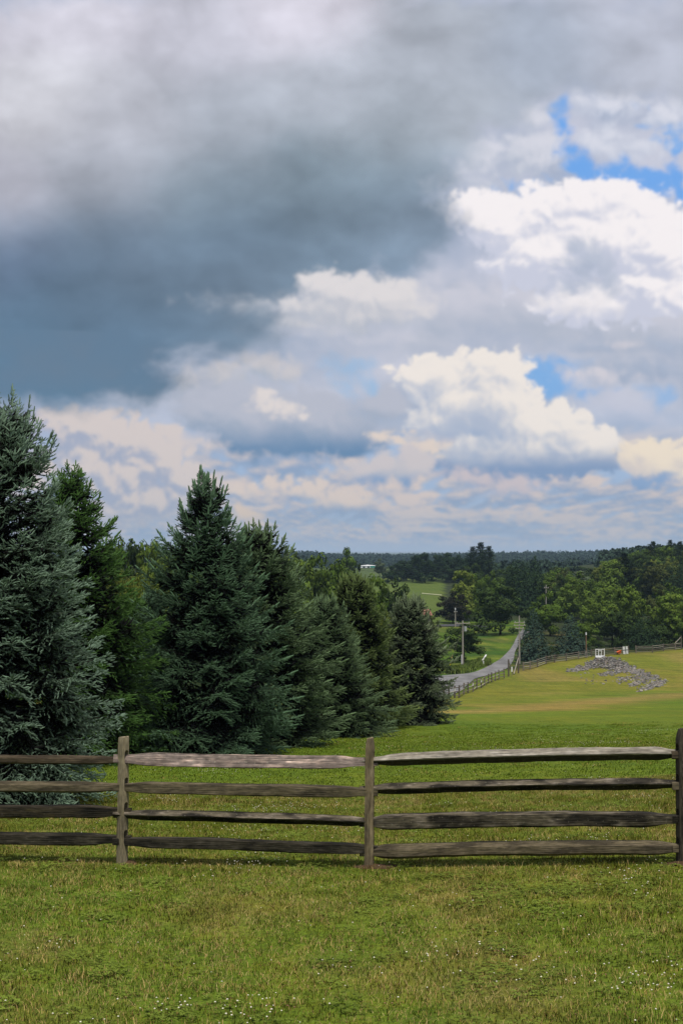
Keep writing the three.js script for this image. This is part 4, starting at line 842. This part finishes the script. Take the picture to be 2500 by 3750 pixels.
function bracedPost(x, d, h, tx, td, th, label) {
  const f = base('gate_post', [0, 0, 0]); tag(f, label, 'gate post');
  const p = mesh('post', farPost, farWood[1], f); p.position.copy(ground(x, d)); p.scale.set(.24, h, .24);
  farBar('brace', ground(x, d).add(V(0, h * .92, 0)), ground(tx, td).add(V(0, th, 0)), .15, farWood[2], f);
}
{
  const [[ax, ad], [bx, bd]] = GATE;
  bracedPost(ax, ad, 2.6, mix(ax, bx, .45), mix(ad, bd, .45), .15, 'left gate post with a brace leaning inwards, at the road');
  bracedPost(bx, bd, 2.7, mix(bx, ax, .48), mix(bd, ad, .48), .15, 'right gate post with a brace leaning inwards, at the road');
  const w = base('gate_marker', [ax + .5, H(ax + .5, ad), -ad]); tag(w, 'small white marker board low on the gate', 'marker');
  mesh('board', new THREE.BoxGeometry(.22, .75, .03).translate(0, 1.1, .05), whitePaint, w); mesh('stake', new THREE.BoxGeometry(.07, 1.2, .05).translate(0, .6, 0), farWood[0], w);
  const [ex, ed] = FENCE_RIGHT[4];
  bracedPost(ex, ed, 2.7, ex - 1.5, ed - .4, 1.0, 'tall gate post with diagonal brace at the right edge');
}
// ------------------------------------------------------------------ what stands by the fence
const wallWhite = new THREE.MeshStandardMaterial({ color: new THREE.Color(.78, .79, .82), roughness: .7 });
{
  const [x, d] = seen(598.3, 657), b = base('doorway_stand', [x, H(x, d), -d], -.12); b.scale.setScalar(.88); tag(b, 'white wooden frame with uprights and low panel standing at the fence', 'wooden frame');
  const box = (n, w, h, z, px, py, pz = 0) => mesh(n, new THREE.BoxGeometry(w, h, z).translate(px, py, pz), wallWhite, b);
  box('upright', .14, 1.75, .14, -.88, .87); box('upright', .14, 1.85, .14, .88, .92); box('top_beam', 1.62, .16, .12, 0, 1.66);
  box('inner_upright', .13, 1.18, .1, -.32, .99); box('inner_upright', .13, 1.18, .1, .28, .99); box('inner_sill', .47, .12, .08, -.02, 1.42); box('inner_bar', .05, .35, .06, -.02, .62);
  box('low_panel', 1.62, .4, .1, 0, .2); box('step', 2.1, .12, .5, .12, .06, .36);
}
{
  const [x, d] = seen(617.5, 654.4), b = base('wheelbarrow', [x, H(x, d), -d], .3); tag(b, 'bright orange wheelbarrow tipped against the fence', 'wheelbarrow');
  const orange = new THREE.MeshStandardMaterial({ color: new THREE.Color(.75, .14, .02), roughness: .5 });
  const tray = new THREE.CylinderGeometry(.52, .3, .42, 4, 1, true).rotateY(PI / 4); tray.scale(1.25, 1, .8); tray.rotateZ(.35); tray.translate(-.05, .5, 0);
  const bottom = new THREE.BoxGeometry(.62, .04, .4).rotateZ(.35).translate(.02, .32, 0);
  mesh('tray', mergeGeometries([tray.toNonIndexed(), bottom.toNonIndexed()]), Object.assign(orange.clone(), { side: THREE.DoubleSide }), b);
  const wheel = mesh('wheel', new THREE.TorusGeometry(.17, .05, 8, 16), farWood[1], b); wheel.position.set(-.62, .22, 0);
  for (const z of [-.25, .25]) farBar('handle', V(-.6, .22, z * .3), V(.95, .12, z), .05, farWood[2], b);
}
{
  const [x, d] = seen(624, 654.3), b = base('white_board', [x, H(x, d), -d], -.1); tag(b, 'white board with a dark cross leaning at the fence', 'board'); b.rotation.z = .1;
  mesh('panel', new THREE.BoxGeometry(.92, 1.42, .05).translate(0, .85, .1), wallWhite, b);
  const dk = new THREE.MeshStandardMaterial({ color: new THREE.Color(.05, .05, .055), roughness: .8 });
  mesh('bar', new THREE.BoxGeometry(.11, 1.42, .02).translate(.02, .85, .14), dk, b); mesh('bar', new THREE.BoxGeometry(.92, .1, .02).translate(0, .9, .146), dk, b);
}
{
  const [x, d] = seen(585.6, 657.6), b = base('wooden_post', [x, H(x, d), -d - 1]); tag(b, 'thin brown post with pale cap behind the fence left of the white frame', 'post');
  mesh('post', farPost, new THREE.MeshStandardMaterial({ color: new THREE.Color(.22, .13, .08), roughness: 1 }), b).scale.set(.2, 4.1, .2);
  const cap = mesh('cap', farPost, wallWhite, b); cap.scale.set(.26, .45, .26); cap.position.y = 4.1;
  const foot = mesh('guard', farPost, farWood[2], b); foot.scale.set(.42, 1.1, .42);
}
// ------------------------------------------------------------------ stone pile on the slope
{
  const r = rng(31), stones = [], variants = [0, 1, 2, 3, 4].map((s) => { const g = new THREE.IcosahedronGeometry(1, 1), p = g.attributes.position, q = rng(s + 60); const k = {}; for (let i = 0; i < p.count; i++) { const key = [p.getX(i), p.getY(i), p.getZ(i)].map((v) => v.toFixed(2)).join(); k[key] ??= mix(.7, 1.15, q()); p.setXYZ(i, p.getX(i) * k[key], p.getY(i) * k[key] * .7, p.getZ(i) * k[key]); } g.computeVertexNormals(); return g; });
  const outline = [[571, 668.5, 3], [580, 665.5, 5], [589, 662, 7], [598, 659.5, 9], [606, 658.8, 10], [613, 660, 10], [620, 663, 9], [628, 666, 7], [636, 669, 5], [642, 672, 3]];
  const arms = [[604, 671, 630, 668.5, 5], [598, 675, 618, 671, 3.5], [616, 680, 640, 676, 5], [640, 676, 658, 678, 5], [628, 685, 646, 679, 4], [636, 689.5, 662, 683, 5], [646, 684, 664, 681, 4]];
  const spot = []; 
  outline.forEach(([px, py, h]) => { for (let i = 0; i < h * 30; i++) spot.push([px + (r() - .5) * 12, py + r() * h * .95 + (r() - .5)]); });
  arms.forEach(([x0, y0, x1, y1, h]) => { for (let i = 0; i < 150; i++) { const t = r(); spot.push([mix(x0, x1, t) + (r() - .5) * 5, mix(y0, y1, t) + (r() - .5) * h]); } });
  for (let i = 0; i < 60; i++) spot.push([575 + r() * 70, 672 + r() * 12]);
  const tones = [[.135, .132, .128], [.19, .184, .176], [.075, .073, .07], [.23, .208, .18], [.15, .126, .11]];
  spot.forEach(([px, py]) => {
    const [x, d] = seen(px, py), g = variants[floor(r() * 5)].clone(), s = mix(.09, .21, r() ** 1.8), heap = .9 * exp(-(((px - 606) / 20) ** 2) - ((py - 663) / 5) ** 2) * r();
    g.rotateY(r() * 6); g.rotateX(r()); g.scale(s * mix(.8, 1.4, r()), s * mix(.6, 1, r()), s); const at = ground(x, d); g.translate(at.x, at.y + s * .25 + heap, at.z);
    const c = tones[floor(r() * 5)], v = mix(.5, 1.5, r()); g.setAttribute('color', new THREE.Float32BufferAttribute([].concat(...Array.from({ length: g.attributes.position.count }, () => c.map((k) => k * v))), 3)); stones.push(g);
  });
  const o = base('stone_pile', [0, 0, 0]); tag(o, 'spread out heap of grey rubble stones on the meadow slope', 'stone pile');
  const m = mesh('stones', mergeGeometries(stones), new THREE.MeshStandardMaterial({ vertexColors: true, roughness: .95 }), o); m.userData.kind = 'stuff';
}
// ------------------------------------------------------------------ poles, wires and roadside things
const poleWood = new THREE.MeshStandardMaterial({ color: new THREE.Color(.36, .33, .29), roughness: 1 }), metal = new THREE.MeshStandardMaterial({ color: new THREE.Color(.5, .52, .54), roughness: .5, metalness: .3 });
function pole(px, py, d, top, label, arms, extra) {
  const x = across(px, d), y = H(x, d), h = level(top, d) - y, b = base('utility_pole', [x, y, -d]); tag(b, label, 'utility pole');
  const p = mesh('pole', new THREE.CylinderGeometry(.1, .16, 1, 8).translate(0, .5, 0), poleWood, b); p.scale.y = h;
  for (const [t, w] of arms) { const a = mesh('cross_arm', new THREE.BoxGeometry(w, .13, .1).translate(0, h * t, .17), poleWood, b); a.rotation.y = .15; for (const k of [-.42, 0, .42]) mesh('insulator', new THREE.CylinderGeometry(.04, .06, .2, 6).translate(k * w, h * t + .16, .17), metal, a); }
  if (extra) extra(b, h);
  return [x, y, h];
}
const [p1x, p1y, p1h] = pole(461.7, 669, 203, 620.4, 'tall pale utility pole with cross arm and transformer beside the road', [[.945, 2.4]], (b, h) => {
  mesh('transformer', new THREE.CylinderGeometry(.24, .24, .75, 10).translate(.42, h * .83, .1), metal, b); mesh('conduit', new THREE.CylinderGeometry(.09, .09, 2.3, 6).translate(-.2, 1.2, .16), whitePaint, b);
  farBar('guy_wire', V(-.1, h * .84, 0), V(-2.3, .2, .6), .05, farWood[1], b);
  const g = farBar('guy_guard', V(-2.3, .1, .6), V(-1.75, 2.35, .45), .13, new THREE.MeshStandardMaterial({ color: new THREE.Color(.75, .5, .02), roughness: .6 }), b); g.userData.label = 'yellow guard tube on the stay wire';
});
const [p2x, p2y, p2h] = pole(518.0, 659, 213, 615.6, 'utility pole with three cross arms at the bend beside the bluish spruce', [[.86, 1.9], [.8, 2.1], [.735, 1.5]]);
pole(454.4, 622, 318, 608.5, 'short lamp-like pole against the purple maple', [[.82, .9]], (b, h) => { const l = mesh('cap', farPost, wallWhite, b); l.scale.set(.28, .5, .28); l.position.y = h - .3; });
pole(544.8, 600, 300, 584.5, 'pale pole top standing among the trees above the bluish spruce', [[.93, 1.2]]);
{
  const wire = new THREE.MeshStandardMaterial({ color: new THREE.Color(.42, .44, .46), roughness: .6 });
  const span = (a, b, sag, r) => { const pts = []; for (let i = 0; i <= 24; i++) { const t = i / 24; pts.push(a.clone().lerp(b, t).add(V(0, -sag * 4 * t * (1 - t), 0))); } return tube(pts, r, r, 4); };
  const at = (px, py, d) => V(across(px, d), level(py, d), -d);
  const line = base('power_line', [0, 0, 0]); tag(line, 'pair of pale power lines sagging across the valley before the dark grove', 'power line');
  mesh('wire', span(at(330, 567, 330), at(470, 569, 345), 1.2, .035), wire, line); mesh('wire', span(at(330, 564.5, 330), at(470, 567.5, 345), 1.2, .022), wire, line);
  const l2 = base('power_line', [0, 0, 0]); tag(l2, 'thin wires strung between the two roadside poles', 'power line');
  for (const k of [-.42, .42]) mesh('wire', span(V(p1x + k * 2.4, p1y + p1h * .96, -203 + .17), V(p2x + k * 1.9, p2y + p2h * .88, -213 + .17), .7, .014), farWood[1], l2);
}
{
  const [x, d] = seen(488.3, 664.6), [x2, d2] = seen(491.5, 659), b = base('guardrail', [0, 0, 0]); tag(b, 'short white guard rail on the grass verge of the road', 'guard rail');
  farBar('rail', ground(x, d).add(V(-1.2, .75, 0)), ground(x2, d2).add(V(-1.2, .75, 0)), .3, whitePaint, b);
  for (const [a, c] of [[x, d], [x2, d2]]) { const p = mesh('post', farPost, farWood[2], b); p.position.copy(ground(a, c)).add(V(-1.2, 0, 0)); p.scale.set(.16, .8, .16); }
  const [mx, md] = seen(482.2, 666.3), m = base('marker_post', [mx, H(mx, md), -md]); tag(m, 'small white marker post on the verge below the guard rail', 'marker post');
  mesh('post', new THREE.BoxGeometry(.2, .75, .12).translate(0, .55, 0), whitePaint, m); mesh('foot', new THREE.BoxGeometry(.12, .3, .08).translate(0, .15, 0), farWood[1], m);
}
{ // tall grass along the verge
  const r = rng(12), places = [];
  for (let i = 0; i < 900; i++) { const t = r(), px = mix(449, 486, t), py = mix(673.2, 665.2, ss(.2, 1, t)) - r() * 4; const [x, d] = seen(px, py); places.push({ at: ground(x, d), a: r() * 6, s: mix(.8, 1.5, r()), c: [1, 1, 1] }); }
  const v = base('verge_grass', [0, 0, 0]); tag(v, 'tall bright grass along the road verge by the utility pole', 'tall grass', null, 'stuff');
  scatter('tall_tufts', v, bladePatch(15, 1, 70, .25, .75, .07, [[.09, .15, .018], [.12, .17, .025], [.07, .12, .018]]), new THREE.MeshStandardMaterial({ vertexColors: true, roughness: 1, side: THREE.DoubleSide }), places);
}
// ------------------------------------------------------------------ buildings
{
  const d = 880, x = across(367.5, d), y = level(567.6, d), b = base('barn', [x, y, -d], .12); tag(b, 'long low white barn with teal end far off by the skyline', 'barn');
  const box = (n, w, h, z, px, py, pz, m) => mesh(n, new THREE.BoxGeometry(w, h, z).translate(px, py, pz), m, b);
  box('wall', 13, 1.6, 7, 0, 0.6, 0, wallWhite);
  const roof = new THREE.CylinderGeometry(.01, 4.2, 1.3, 4, 1).rotateY(PI / 4); roof.scale(2.2, 1, 1.25); roof.scale(1, .5, 1); roof.translate(0, 1.7, 0); mesh('roof', roof, wallWhite, b);
  box('end_panel', 3.8, 1.3, .1, 3, .65, 3.56, new THREE.MeshStandardMaterial({ color: new THREE.Color(.05, .3, .24), roughness: .7 }));
  for (const k of [-3.4, -.2]) box('door', 1.5, 1, .1, k, .4, 3.55, new THREE.MeshStandardMaterial({ color: new THREE.Color(.04, .05, .06), roughness: .9 }));
}
{
  const d = 300, x = across(415.5, d), y = H(x, d), b = base('shed', [x, y, -d], .2), top = level(609.5, d) - y; tag(b, 'shed with reddish brown roof peeping over the last spruce', 'shed');
  mesh('wall', new THREE.BoxGeometry(6, top - 1.2, 5).translate(0, (top - 1.2) / 2, 0), farWood[0], b);
  const s = new THREE.Shape([new THREE.Vector2(-3, 0), new THREE.Vector2(3, 0), new THREE.Vector2(0, 1.4)]), g = new THREE.ExtrudeGeometry(s, { depth: 6.6, bevelEnabled: false }).translate(0, 0, -3.3).rotateY(PI / 2).translate(0, top - 1.25, 0);
  mesh('roof', g, new THREE.MeshStandardMaterial({ color: new THREE.Color(.22, .1, .07), roughness: .9 }), b);
}
renderer.render(scene, camera);
